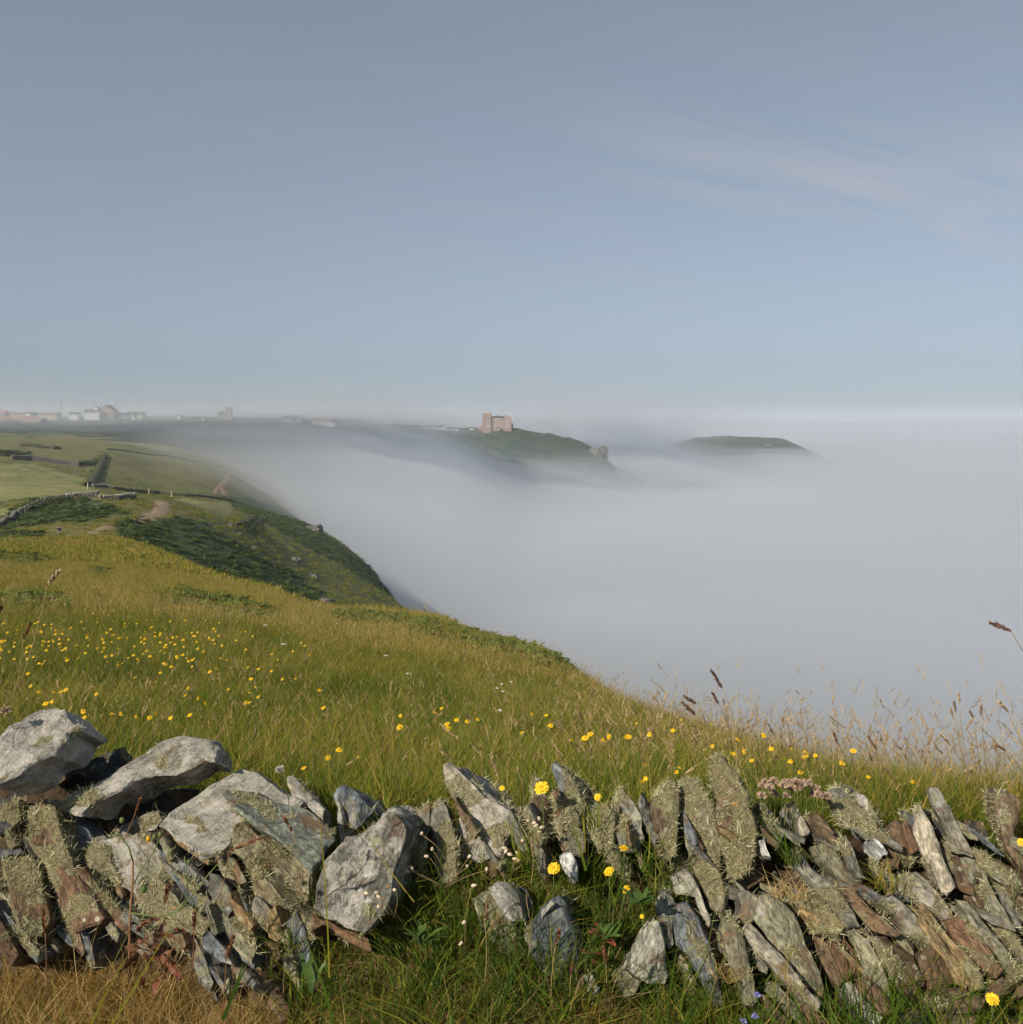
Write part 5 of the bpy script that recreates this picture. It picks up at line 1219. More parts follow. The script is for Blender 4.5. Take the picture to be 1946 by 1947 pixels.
for tip, tail, foot, Y, hw, m, lb in [
    (Z(488,298), Z(542,384), Z(610,640), 2.6, 0.0055, M_HEADPURPLE, 'tall brown purple grass head leaning left, highest over the meadow edge'),
    (Z(358,415), Z(424,457), Z(510,660), 2.5, 0.0055, M_HEADPURPLE, 'drooping purple grass head, upper of a close pair'),
    (Z(355,445), Z(420,512), Z(500,700), 2.45, 0.0065, M_HEADBROWN, 'drooping brown grass head, lower of a close pair'),
    (Z(495,403), Z(526,458), Z(590,680), 2.6, 0.0055, M_HEADPURPLE, 'dark purple grass head under the tallest one'),
    (Z(549,433), Z(551,463), Z(570,660), 2.7, 0.0035, M_HEADPURPLE, 'small upright purple grass head beside the dark purple one'),
    (Z(1632,402), Z(1637,458), Z(1720,850), 2.4, 0.0032, M_HEADSTRAW, 'highest upright straw head of the cluster against the fog'),
    (Z(1610,443), Z(1621,502), Z(1700,850), 2.4, 0.0036, M_HEADBROWN, 'second upright head of the straw cluster against the fog'),
    (Z(1594,473), Z(1607,526), Z(1670,850), 2.4, 0.0036, M_HEADSTRAW, 'lowest upright head at the near side of the straw cluster'),
    (Z(1680,483), Z(1702,524), Z(1745,850), 2.4, 0.0036, M_HEADBROWN, 'short brown grass head right of the straw cluster'),
    (Z(1737,458), Z(1735,512), Z(1757,850), 2.4, 0.0032, M_HEADBROWN, 'slim upright brown grass head on a straight stem against the fog'),
    (Z(1548,595), Z(1592,642), Z(1735,850), 2.35, 0.0038, M_HEADSTRAW, 'pale pink straw head leaning far left'),
    (Z(1772,78), Z(1876,122), Z(2010,330), 2.0, 0.0052, M_HEADPURPLE, 'nodding brown grass head high at the edge over the fog'),
    (Z(1818,446), Z(1862,496), Z(2000,800), 2.1, 0.0042, M_HEADSTRAW, 'nodding pale straw head at the edge over the fog'),
    (Z(1798,641), Z(1850,672), Z(1960,840), 2.1, 0.0048, M_HEADBROWN, 'bushy brown grass head bent left above the end slab'),
    (Z(882,396), Z(898,412), Z(955,700), 2.7, 0.0022, M_HEADPURPLE, 'lone thin stalk with a tiny dark head against the fog'),
    (Z(1690,630), Z(1700,702), Z(1715,860), 2.3, 0.0036, M_HEADSTRAW, 'straw grass head low in the cluster above the slabs'),
    (Z(1055,588), Z(1075,642), Z(1085,760), 2.6, 0.0045, M_HEADRUST, 'rusty grass head at the crest of the meadow'),
    (Z(1212,600), Z(1256,672), Z(1280,800), 2.5, 0.0045, M_HEADBROWN, 'brown grass head leaning left on the meadow crest'),
    (Z(1300,596), Z(1284,660), Z(1278,800), 2.5, 0.005, M_HEADSTRAW, 'broad pale straw head upright on the meadow crest'),
    (Z(252,402), Z(218,436), Z(205,560), 2.9, 0.0042, M_HEADBROWN, 'brown grass head bent right on the far meadow edge'),
    ((114, 1083), (90, 1114), (40, 1300), 2.1, 0.0075, M_HEADSTRAW, 'large pale grass head in front of the near slope'),
    ((6, 1150), (-14, 1185), (-40, 1330), 2.1, 0.006, M_HEADRUST, 'dark brown grass head cut by the picture edge'),
    ((60, 1183), (45, 1215), (20, 1340), 2.3, 0.004, M_HEADRUST, 'brown grass head above the tilted white slab')]:
    stalk(tip, tail, foot, Y, hw * 1.25, m, lb)
LB1 = ['rusty grass spike under the long grey slab', 'rusty grass spike before the mottled grey stone', 'thin rusty spike right of the reddish weed', 'rusty spike leaning right at the foot of the brown block', 'short rusty spike low among the withered leaves', 'dark rusty spike before the shaggy left slab', 'rusty spike lying across the brown block']
for li, (x0, y0, x1, y1, fx, fy, Y, m) in enumerate([(800,645,770,735,700,900,1.72,M_HEADRUST),(968,1120,935,1250,915,1650,1.62,M_HEADRUST),(1108,1290,1105,1400,1090,1700,1.62,M_HEADRUST),(1330,1420,1285,1560,1260,1900,1.6,M_HEADRUST),(960,1540,930,1680,900,1930,1.58,M_HEADRUST),(250,1270,260,1420,270,1800,1.62,M_HEADRUST),(1490,870,1300,950,1200,1300,1.66,M_HEADRUST)]):
    stalk(APX(x0,y0), APX(x1,y1), APX(fx,fy), Y, 0.0042, m, LB1[li], 'rusty grass spikes before the left stones', M_REDSTEM)
for x0, y0, x1, y1, fx, fy, Y, m in [(490,530,550,640,620,1000,1.75,M_HEADRUST)]:
    stalk(BP(x0,y0), BP(x1,y1), BP(fx,fy), Y, 0.0036, m, 'rusty grass spike lying across the dark green slab')
CP = lambda x, y: (800 + x/3.532, 1400 + y/3.532)
LB2 = ['brown grass head before the white capped block', 'rusty grass head across the smooth blue grey slab', 'rusty grass head beside the red dock leaves', 'brown grass head leaning over the slab foot at the bottom', 'straw grass head before the narrow brown slabs', 'brown grass head between the two bank slabs', 'pale grass head above the tall white topped slab', 'pale grass head between the white topped slab and the large yellow flower', 'pale upright grass head farthest along behind the pointed slabs', 'pale bent grass head above the blue grey pointed slab', 'pale grass head left of the large yellow flower', 'rusty grass head low on the smooth blue grey slab']
for li, (x0, y0, x1, y1, fx, fy, Y, m) in enumerate([(450,1100,430,1250,420,1700,1.68,M_HEADBROWN),(935,1290,905,1410,880,1900,1.68,M_HEADRUST),(1225,1410,1245,1530,1250,1800,1.7,M_HEADRUST),(1095,1600,1035,1740,1000,1900,1.66,M_HEADBROWN),(745,670,755,790,740,1000,1.86,M_HEADSTRAW),(715,1050,712,1110,720,1500,1.76,M_HEADBROWN),(470,120,520,270,560,500,2.25,M_HEADSTRAW),(650,210,680,290,700,500,2.25,M_HEADSTRAW),(1145,60,1140,130,1140,350,2.4,M_HEADSTRAW),(915,100,950,160,1000,400,2.4,M_HEADSTRAW),(400,60,405,120,400,400,2.35,M_HEADSTRAW),(1020,1520,1010,1600,1000,1850,1.7,M_HEADRUST)]):
    stalk(CP(x0,y0), CP(x1,y1), CP(fx,fy), Y, 0.0038, m, LB2[li], 'dry grass heads in the bank' if y0 > 600 else 'pale grass heads behind the wall')
# long single blades crossing the stones
Vs, Ts, ts, off = [], [], [], 0
for (x0, y0), (x1, y1), Y, w, t_ in [(BP(780,480), BP(800,1620), 1.70, .003, .55), (BP(930,580), BP(1370,1110), 1.78, .003, .6), (BP(690,1320), BP(830,1932), 1.62, .005, .2), (BP(245,1500), BP(90,1900), 1.60, .006, .15), (APX(1395,1570), APX(1270,1900), 1.58, .006, .1), (APX(690,1560), APX(520,1932), 1.58, .004, .45), (APX(985,1340), APX(640,1932), 1.57, .004, .5), (CP(850,1200), CP(900,1640), 1.72, .002, .6), (CP(690,1560), CP(1010,1900), 1.66, .006, .25), (CP(1030,560), CP(1110,900), 1.9, .005, .3), (CP(1100,400), CP(1105,780), 1.93, .002, .6), (DP(300,1420), DP(250,1800), 1.68, .005, .2), (DP(395,1430), DP(320,1900), 1.66, .004, .4), (DP(460,1660), DP(370,1932), 1.62, .006, .15), (DP(1300,1050), DP(910,1750), 1.68, .002, .6), (DP(1070,1380), DP(1030,1640), 1.72, .002, .75), (EP(465,1320), EP(490,1880), 1.68, .002, .6), (EP(655,1620), EP(715,1900), 1.62, .007, .15), (EP(760,1740), EP(700,1932), 1.62, .006, .2), (EP(895,1760), EP(980,1932), 1.62, .006, .2), (EP(1240,1640), EP(1200,1900), 1.62, .005, .2), (EP(730,400), EP(890,355), 2.1, .002, .7)]:
    a, b = P(x1, y1, Y), P(x0, y0, Y); d = b - a; Ln = d.length; d = np.array(d / Ln)
    V, T, m = strips(np.array(a)[None], d[None], np.array([[1.0, 0.15, 0]]), np.array([Ln]), np.array([w]), np.array([[rp5.normal(0, 0.04), -0.03, 0]]), 8, 0.4)
    Vs.append(V); Ts.append(T + off); off += len(V); ts.append(np.full(len(V), t_))
o = link('grass_blades', mesh_tri('grass_blades', np.concatenate(Vs), np.concatenate(Ts), np.concatenate(ts), [M_GRASS]))
tag(o, 'long single grass blades crossing in front of the stones', kind='stuff')
# thin flowering grass along the skyline of the meadow
X, Y, Zz, px_, py_ = points(9000, 2.5, 16, 1.0, 0.6, 0.02)
k = seen(X, Y, py_, 6) & (py_ < np.interp(px_, [1000, 1200, 1400, 1600, 1800, 1946], [1240, 1360, 1420, 1475, 1520, 1540])) & (px_ > 1150)
pts = np.stack([X[k], Y[k], Zz[k]], 1)[:800]
for i in range(4):
    proto('thin', [seeds(np.random.default_rng(40 + i), 3, 0.05, 0.2, 0.42, (0.015, 0.04), (0.0018, 0.0036), 0.12, -0.1, 0.5, 0.0009)], [M_GRASS, M_SEED], 'flowering_grass')
scatter('flowering_grass', 'thin', pts, rng.uniform(0, 6.28, len(pts)), rng.uniform(0.8, 1.25, len(pts)), rng.normal(0.0, 0.15, len(pts)), 'thin flowering grass against the fog on the meadow crest')
# ------------------------------------------------------------------ the far side: village, church, hotel, walls, rocks
def wallmat(name, c, scale=0.6): return plain(name, c, 0.9, 0.18, scale)
M_WHITEWALL = wallmat('white_render', (0.72, 0.71, 0.68)); M_STONEWALL = wallmat('warm_stone', (0.26, 0.19, 0.15)); M_HOTEL = wallmat('hotel_stone', (0.27, 0.185, 0.155))
M_SLATEROOF = wallmat('slate_roof', (0.10, 0.10, 0.11)); M_DARKROOF = wallmat('dark_slate_roof', (0.045, 0.05, 0.055)); M_PINKROOF = wallmat('faded_red_roof', (0.26, 0.155, 0.135)); M_BROWNROOF = wallmat('brown_roof', (0.17, 0.115, 0.10))
M_PANE = plain('window_glass', (0.05, 0.06, 0.075), 0.2, 0.1); M_FRAME = wallmat('window_frame_white', (0.66, 0.65, 0.62)); M_CREAM = wallmat('cream_render', (0.50, 0.42, 0.33))
M_DARKDOOR = wallmat('dark_opening', (0.05, 0.06, 0.07)); M_GREYSTONE = wallmat('grey_field_stone', (0.13, 0.125, 0.115), 2.0); M_CAR = plain('car_paint_white', (0.70, 0.70, 0.70), 0.3, 0.02); M_TYRE = plain('tyre_rubber', (0.02, 0.02, 0.02), 0.8)
def boxbm(bm, x0, x1, y0, y1, z0, z1):
    v = [bm.verts.new(p) for p in ((x0,y0,z0),(x1,y0,z0),(x1,y1,z0),(x0,y1,z0),(x0,y0,z1),(x1,y0,z1),(x1,y1,z1),(x0,y1,z1))]
    for f in ((0,3,2,1),(4,5,6,7),(0,1,5,4),(1,2,6,5),(2,3,7,6),(3,0,4,7)): bm.faces.new([v[i] for i in f])
def box(name, dims, mat, parent):
    bm = bmesh.new(); boxbm(bm, *dims)
    return from_bm(name, bm, mat, parent)
def gable(name, x0, x1, y0, y1, z0, z1, mat, parent, ridge='x', over=0.35):
    """a pitched roof with eaves; ridge along x or y"""
    bm = bmesh.new(); th = 0.18
    for dz in (0, th):
        pass
    if ridge == 'x':
        ym = (y0+y1)/2; s = [(y0-over, z0-0.15), (ym, z1), (y1+over, z0-0.15), (y1+over, z0-0.15+th), (ym, z1+th), (y0-over, z0-0.15+th)]
        A = [bm.verts.new((x0-over, a, b)) for a, b in s]; B = [bm.verts.new((x1+over, a, b)) for a, b in s]
    else:
        xm = (x0+x1)/2; s = [(x0-over, z0-0.15), (xm, z1), (x1+over, z0-0.15), (x1+over, z0-0.15+th), (xm, z1+th), (x0-over, z0-0.15+th)]
        A = [bm.verts.new((a, y0-over, b)) for a, b in s]; B = [bm.verts.new((a, y1+over, b)) for a, b in s]
    n = 6
    for i in range(n): bm.faces.new((A[i], A[(i+1) % n], B[(i+1) % n], B[i]))
    bm.faces.new(list(reversed(A))); bm.faces.new(B)
    bmesh.ops.recalc_face_normals(bm, faces=bm.faces[:])
    return from_bm(name, bm, mat, parent)
def gabwall(x0, x1, y0, y1, z0, z1, zr, mat, parent, ridge):
    bm = bmesh.new(); boxbm(bm, x0, x1, y0, y1, z0, z1)
    if ridge == 'x':
        for x in (x0+0.02, x1-0.02):
            bm.faces.new([bm.verts.new(p) for p in ((x, y0, z1), (x, y1, z1), (x, (y0+y1)/2, zr))])
    else:
        for y in (y0-0.02, y1+0.02):
            bm.faces.new([bm.verts.new(p) for p in ((x0, y, z1), (x1, y, z1), ((x0+x1)/2, y, zr))])
    return from_bm('wall', bm, mat, parent)
def window(parent, x, z, w, h, y=0.0, b=0.08):
    f = box('window', (x-w/2-b, x+w/2+b, y-0.10, y-0.02, z-h/2-b, z+h/2+b), M_FRAME, parent)
    box('pane', (x-w/2, x+w/2, y-0.125, y-0.11, z-h/2, z+h/2), M_PANE, f)
def house(px0, px1, ytop, ybase, Y, wall, roof, label, ridge='x', chim=1, wins=2, depth=7.0, name='house', eave=0.55, rz=0.0):
    a = P(px0, ybase, Y); b = P(px1, ytop, Y)
    t_ = empty(name, ((a.x+b.x)/2, Y, a.z)); tag(t_, label, 'house' if name == 'house' else name.replace('_', ' '))
    t_.rotation_euler.z = rz
    w = (b.x - a.x)/2; H = b.z - a.z; he = H * eave
    gabwall(-w, w, 0, depth, -4, he, H, wall, t_, ridge)
    rf = gable('roof', -w, w, 0, depth, he, H, roof, t_, ridge)
    for i in range(chim):
        cx_ = (-w + 0.6) if i == 0 else (w - 0.6)
        bm = bmesh.new(); boxbm(bm, cx_-0.4, cx_+0.4, depth/2-0.4, depth/2+0.4, H-0.6, H+1.0); from_bm('chimney', bm, M_STONEWALL, rf)
    for i in range(wins): window(t_, -w + (i+0.5)*2*w/wins, he*0.55, 0.9, 1.1)
    return t_
def V5(x, y): return x/6.437, 740 + y/6.437
def V6(x, y): return 300 + x/4.8275, 740 + y/4.8275
def hv(f, x0, x1, yt, yb, *a, **k): house(f(x0, 0)[0], f(x1, 0)[0], f(0, yt)[1], f(0, yb)[1], *a, **k)
hv(V5, 1205, 1388, 195, 330, 860, M_STONEWALL, M_BROWNROOF, 'tall stone house with a brown gable and chimneys on the skyline', 'y', 2, 3, 12, eave=0.45)
hv(V5, 1035, 1215, 250, 335, 852, M_WHITEWALL, M_SLATEROOF, 'long white wing joined to the tall stone house', 'x', 1, 5, 8, eave=0.62)
hv(V5, 1138, 1206, 216, 300, 856, M_WHITEWALL, M_SLATEROOF, 'narrow white house front between the wing and the tall gable', 'y', 0, 2, 6, eave=0.65)
hv(V5, 845, 955, 283, 335, 850, M_WHITEWALL, M_SLATEROOF, 'small white cottage standing alone left of the tall house', 'x', 1, 2, 7)
hv(V5, 318, 372, 284, 340, 820, M_WHITEWALL, M_SLATEROOF, 'bright white gable end above the red roofed barn', 'y', 0, 1, 14)
hv(V5, 95, 322, 283, 345, 835, M_CREAM, M_BROWNROOF, 'long low house with a brown roof behind the barn', 'x', 2, 4, 8)
hv(V5, -120, 60, 262, 350, 810, M_STONEWALL, M_PINKROOF, 'red roofed house cut by the left picture edge', 'x', 1, 2, 8)
hv(V5, 420, 700, 288, 345, 850, M_CREAM, M_BROWNROOF, 'hazy brown roofed row beside the barn', 'x', 2, 4, 8)
B_ = house(-20, 72, 792, 815, 740, M_PINKROOF, M_PINKROOF, 'large pink roofed barn with a dark doorway', 'x', 0, 0, 20, 'barn', 0.35)
box('door', (9.0, 14.5, -0.3, -0.05, -3, 3.0), M_DARKDOOR, B_)
hv(V5, -60, 102, 486, 530, 690, M_CREAM, M_PINKROOF, 'low orange shed at the picture edge below the barn', 'x', 0, 1, 5, name='shed')
hv(V5, 1430, 1545, 290, 340, 870, M_CREAM, M_SLATEROOF, 'grey cottage right of the tall stone house', 'x', 1, 2, 7)
hv(V5, 1560, 1745, 278, 345, 880, M_CREAM, M_SLATEROOF, 'wide dark roofed bungalow right of the tall stone house', 'x', 1, 3, 8)
hv(V5, 1622, 1650, 312, 348, 860, M_WHITEWALL, M_SLATEROOF, 'tiny white gable in front of the dark roofed bungalow', 'y', 0, 1, 6)
hv(V6, 180, 212, 235, 275, 870, M_WHITEWALL, M_SLATEROOF, 'small white gable left of the church in the mist', 'y', 0, 1, 6)
hv(V6, 402, 436, 258, 295, 850, M_WHITEWALL, M_SLATEROOF, 'lone white gable below the church in the mist', 'y', 0, 1, 6)
hv(V6, 1140, 1320, 245, 310, 880, M_CREAM, M_SLATEROOF, 'faint grey roofed terrace fading into the mist', 'x', 2, 5, 8)
hv(V6, 1228, 1252, 280, 318, 860, M_WHITEWALL, M_SLATEROOF, 'tiny white gable in front of the faint terrace', 'y', 0, 1, 6)
hv(V6, 1415, 1525, 260, 310, 880, M_CREAM, M_PINKROOF, 'brown roofed house at the far end of the village', 'x', 1, 3, 8)
hv(V6, 1525, 1630, 270, 325, 875, M_WHITEWALL, M_PINKROOF, 'red roofed white house last before the fog', 'x', 1, 3, 8)
# church
a = P(435, 795, 880); CH = empty('church', a); tag(CH, 'church with a square tower rising out of the mist', 'church')
s_ = 880 / F
w = 5.2 * s_; H = (795 - 775.6) * s_
bm = bmesh.new(); boxbm(bm, -w, w, 0, 2*w, -4, H)
for i in range(4):
    x = -w + 2*w*(i+0.25)/4; boxbm(bm, x, x+0.5, -0.05, 0.6, H, H+0.7)
from_bm('tower', bm, M_STONEWALL, CH)
gabwall(-20*s_, -w-0.02, 1.5, 7.5, -4, 3.4, 5.6, M_STONEWALL, CH, 'x'); gable('roof', -20*s_, -w-0.4, 1.5, 7.5, 3.4, 5.6, M_SLATEROOF, CH, 'x')
window(CH, 0, H*0.72, 0.8, 1.6)
# castle-like hotel
def V3(x, y): return 780 + x/4.8275, 740 + y/4.8275
Yh = 1085; k = Yh / F / 4.8275
bx, bz = P(*V3(800, 385), Yh).x, P(*V3(800, 385), Yh).z
HT = empty('castle_hotel', (bx, Yh, bz)); tag(HT, 'pink stone castle hotel with battlemented towers on the headland', 'hotel')
def hx(x): return (x - 800) * k
def hz(y): return (385 - y) * k
def block(x0, x1, yt, y0, y1, crenel=True, mat=M_HOTEL, name='wall_block', zb=-8):
    o = box(name, (hx(x0), hx(x1), y0, y1, zb, hz(yt)), mat, HT)
    if crenel:
        bm = bmesh.new(); n = max(2, int((hx(x1)-hx(x0)) / 1.5)); z = hz(yt)
        for i in range(n):
            x = hx(x0) + (hx(x1)-hx(x0)) * (i + 0.2) / n; wd = (hx(x1)-hx(x0)) / n * 0.6
            boxbm(bm, x, x+wd, y0, y0+0.5, z, z+0.8); boxbm(bm, x, x+wd, y1-0.5, y1, z, z+0.8)
        from_bm('battlement', bm, mat, o)
    return o
block(667, 744, 228, -1.5, 20, True, name='tower'); block(744.3, 862, 266, 0.5, 18, False); block(862.3, 930, 256, -1.0, 20, True, name='tower')
block(930.3, 946, 318, 3, 16, True, name='wing'); block(617, 666.5, 350, 4, 12, True, name='wing'); block(746, 762, 250, 0.0, 3, False, name='turret')
rf = box('roof', (hx(762.5), hx(861.5), 1.0, 17.5, hz(265.7), hz(249)), M_DARKROOF, HT)
for i in range(4):
    x = 780 + i*20; d = box('dormer', (hx(x-7), hx(x+7), 0.2, 0.45, hz(282.8), hz(268)), M_FRAME, HT); box('pane', (hx(x-4), hx(x+4), 0.15, 0.18, hz(281), hz(270)), M_PANE, d)
for x in (797, 822, 868, 885): box('chimney', (hx(x-5), hx(x+5), 8, 9.5, hz(262), hz(234)), M_HOTEL, HT)
for x, y, w_, h_, yy in [(716,275,1.1,1.6,-1.5),(729,275,1.1,1.6,-1.5),(716,305,1.1,1.4,-1.5),(729,305,1.1,1.4,-1.5),(706,342,0.9,1.8,-1.5),(722,342,0.9,1.8,-1.5),(738,342,0.9,1.8,-1.5),(778,308,1.0,1.4,0.5),(812,306,1.0,1.4,0.5),(843,306,1.0,1.4,0.5),(778,345,1.0,1.8,0.5),(812,345,1.0,1.8,0.5),(843,347,1.2,1.8,0.5),(888,275,0.9,1.3,-1.0),(900,275,0.9,1.3,-1.0),(890,306,1.0,1.4,-1.0),(906,306,1.0,1.4,-1.0),(880,342,0.9,1.8,-1.0),(895,342,0.9,1.8,-1.0),(909,342,0.9,1.8,-1.0)]:
    window(HT, hx(x), hz(y), w_ * 1.15, h_ * 1.1, yy, 0.28)
box('terrace', (hx(780), hx(830), -4, 0.45, -8, hz(352)), M_HOTEL, HT)
# low buildings and parked cars left of the hotel
h_ = house(V3(152, 0)[0], V3(322, 0)[0], V3(0, 335)[1], V3(0, 366)[1], 1090, M_CREAM, M_SLATEROOF, 'long low dark roofed building left of the castle hotel', 'x', 0, 6, 9, name='house', eave=0.5)
def car(px, py, Y, rz, label, s=1.0):
    c = P(px, py, Y); t_ = empty('parked_car', c); tag(t_, label, 'car', 'cars parked by the hotel'); t_.rotation_euler.z = rz; t_.scale = (s, s, s)
    bm = bmesh.new()
    prof = [(-2.1, 0.35), (2.1, 0.35), (2.15, 0.85), (1.2, 0.95), (0.7, 1.45), (-1.1, 1.48), (-1.9, 0.98), (-2.15, 0.85)]
    A = [bm.verts.new((x, -0.85, z)) for x, z in prof]; B = [bm.verts.new((x, 0.85, z)) for x, z in prof]
    for i in range(8): bm.faces.new((A[i], A[(i+1) % 8], B[(i+1) % 8], B[i]))
    bm.faces.new(list(reversed(A))); bm.faces.new(B); bmesh.ops.recalc_face_normals(bm, faces=bm.faces[:])
    from_bm('body', bm, M_CAR, t_)
    box('side_window', (-1.2, 0.75, -0.87, -0.86, 1.0, 1.36), M_PANE, t_)
    for x in (-1.35, 1.35):
        bm = bmesh.new(); bmesh.ops.create_cone(bm, cap_ends=True, segments=12, radius1=0.33, radius2=0.33, depth=1.78, matrix=Matrix.Translation((x, 0, 0.33)) @ Matrix.Rotation(PI/2, 4, 'X'))
        from_bm('wheel', bm, M_TYRE, t_)
for x, y, rz, lb in [(140,362,0.1,'white car at the far end of the low building'),(318,358,0,'white car by the near gable of the low building'),(345,379,0.2,'white car in front of the low building'),(405,382,0,'pale car, first of the two on the headland road'),(428,381,0.1,'pale car, second of the two on the headland road'),(570,376,-0.1,'white car beside the hotel wing')]:
    p_ = V3(x, y); car(p_[0], p_[1], 1075, rz, lb, 1.15)
q = P(*V3(489, 375), 1080); t_ = box('lamp_post', (-0.12, 0.12, -0.12, 0.12, -3, 4.0), M_SLATEROOF, None); t_.location = q; tag(t_, 'thin post beside the headland road left of the hotel', 'post')
q = P(757/6.437, 783, 850); t_ = box('telegraph_pole', (-0.15, 0.15, -0.15, 0.15, -6, 9.0), M_SLATEROOF, None); t_.location = q; tag(t_, 'thin dark pole between the village roofs', 'pole')
for x, y, lb in [(548,352,'white van beside the barn in the mist'), (545,505,'white car on the lane below the barn')]:
    p_ = V5(x, y); car(p_[0], p_[1] + 1, 720, 0.1, lb, 1.0)

def rock(c, dims, label, mat=None, seed=1, name='rock', pale=0.5):
    bm = bmesh.new(); bmesh.ops.create_icosphere(bm, subdivisions=4, radius=1)
    sd = Vector((seed * 3.3, 1, seed))
    for v in bm.verts:
        d = v.co.copy(); q = Vector((math.copysign(abs(d.x) ** 0.6, d.x), math.copysign(abs(d.y) ** 0.6, d.y), math.copysign(abs(d.z) ** 0.7, d.z)))
        k_ = 1 + 0.3*noise.noise(d*1.6 + sd) + 0.16*math.floor(noise.noise(d*3.5 + sd) * 4)/4 + 0.06*noise.noise(d*9 + sd)
        v.co = Vector((q.x*dims[0]*k_, q.y*dims[1]*k_, q.z*dims[2]*k_))
    o = from_bm(name, bm, mat or M_STONE, None, True); o.location = c
    o.data.set_sharp_from_angle(angle=math.radians(30))
    o.color = (0.14, 0.14, 0.13, pale)
    return tag(o, label, 'rock')
t = NT('crag'); pos = t.n('ShaderNodeTexCoord').outputs['Object']; n1 = t.noise(pos, 0.9, 6, 0.65); n2 = t.noise(pos, 5.0, 5, 0.65)
t.principled(t.mix(t.ramp(n1, [(0.42, 0.0), (0.6, 1.0)]), (0.05, 0.048, 0.043), (0.22, 0.21, 0.19)), 0.9, t.bump(n2, 0.9, 0.3)); M_CRAG = t.m
for i, (x, y, sx, sz, lb) in enumerate([(437, 1000, 1.0, 1.1, 'dark rock at the top of the second hill edge'), (453, 1014, 1.2, 0.6, 'flat grey rock just below the dark rock'), (477, 1040, 1.7, 0.35, 'long pale rock sliver on the bracken slope'), (558, 1064, 1.9, 0.9, 'pale rock outcrop half way down the bracken slope'), (594, 1098, 1.5, 1.2, 'pale pointed rock on the bracken slope'), (613, 1141, 2.0, 0.8, 'pale flat rock lowest on the bracken slope'), (597, 1008, 4.0, 2.4, 'pale rock outcrop on the third slope at the fog edge')]):
    g = hit(x, y, 95, 500)
    if g: rock(g - Vector((0, 0, 0.15)), (sx*0.62, sx*0.55, sz*0.6), lb, M_CRAG, i + 1)
for i, (x, y, sx, sz, lb) in enumerate([(1625, 600, 4.5, 3.0, 'pale broken rock at the near end of the headland crag'), (1700, 600, 6.5, 6.0, 'large crag at the seaward end of the hotel headland'), (1770, 590, 5.0, 7.0, 'tall crag farthest out on the hotel headland'), (1650, 645, 3.0, 1.6, 'small white rock below the headland crag'), (1745, 655, 3.0, 1.8, 'white rock under the tall headland crag')]):
    p_ = V3(x, y); c = P(p_[0], p_[1], 1030 + 8*i); rock(c, (sx, sx, sz), lb, M_CRAG, 20 + i)
c = P(1100 + 1155/3.218, 740 + 343/3.218, 1680); rock(c, (5, 4, 1.5), 'white patch of rock on the far headland', M_QUARTZ, 31)

# field walls, hedges and banks on the near land
def along(pts, step, lo=95, hi=700):
    w_ = [hit(x, y, lo, hi) for x, y in pts]; w_ = [p for p in w_ if p]
    out = []
    for a, b in zip(w_, w_[1:]):
        n = max(1, int((b - a).length / step))
        out += [a.lerp(b, i/n) for i in range(n)]
    out.append(w_[-1])
    return [Vector((p.x, p.y, float(ground(p.x, p.y)))) for p in out]
def field_wall(pts, h, th, label, size=0.42, lo=95, hi=700, pale=0.35):
    line = along(pts, size * 0.9, lo, hi)
    org = line[len(line)//2].copy(); t_ = empty('field_wall', org); tag(t_, label, 'wall')
    r_ = random.Random(int(h*1000) + len(pts))
    bm = bmesh.new(); bc = bmesh.new()
    for i, p in enumerate(line):
        d = (line[min(i+1, len(line)-1)] - line[max(i-1, 0)]); d.z = 0
        if d.length < 1e-6: continue
        d.normalize(); nrm = Vector((-d.y, d.x, 0))
        hh = h * (0.8 + 0.4 * noise.noise(p * 0.2)); nl = max(2, int(hh / 0.28))
        for j in range(nl + 1):
            tgt = bc if j == nl else bm
            c = bmesh.ops.create_icosphere(tgt, subdivisions=1, radius=1)
            sx = size * r_.uniform(0.5, 0.85); sz = 0.2 * r_.uniform(0.8, 1.2)
            R_ = Matrix.Rotation(math.atan2(d.y, d.x) + r_.uniform(-0.3, 0.3), 3, 'Z')
            off = p - org + Vector((0, 0, j * hh / nl + 0.05)) + d * r_.uniform(-0.15, 0.15) + nrm * r_.uniform(-0.08, 0.08)
            for v in c['verts']:
                q = v.co; q = Vector((q.x*sx*0.75, q.y*th*0.5, q.z*sz)); v.co = R_ @ q + off
    a = from_bm('stones', bm, M_GREYSTONE, t_); a['kind'] = 'stuff'
    b = from_bm('coping', bc, wallmat('pale_coping', (0.24, 0.235, 0.22), 2.0) if pale else M_GREYSTONE, t_); b['kind'] = 'stuff'
field_wall([(126, 952), (150, 948), (188, 946)], 1.15, 0.8, 'dry stone wall with pale coping on top of the second hill', lo=120)
field_wall([(192, 950), (225, 950), (258, 948)], 0.75, 0.8, 'lower stone wall right of the pale topped wall', lo=120)
field_wall([(-40, 1012), (8, 1000), (30, 985), (62, 968), (95, 956), (122, 953)], 1.0, 0.8, 'overgrown stone wall climbing the second hill at the left', lo=115, pale=0)
field_wall([(178, 926), (200, 928), (218, 931)], 0.9, 0.9, 'short tumbled wall of pale stones at the field corner', lo=180)
field_wall([(24, 875), (60, 876), (100, 880), (135, 885), (150, 888)], 2.0, 1.2, 'dark stone hedge along the top of the pale field', 0.7, 230, pale=0)
leafm = [PROTO['bush'][i].data for i in range(3)]
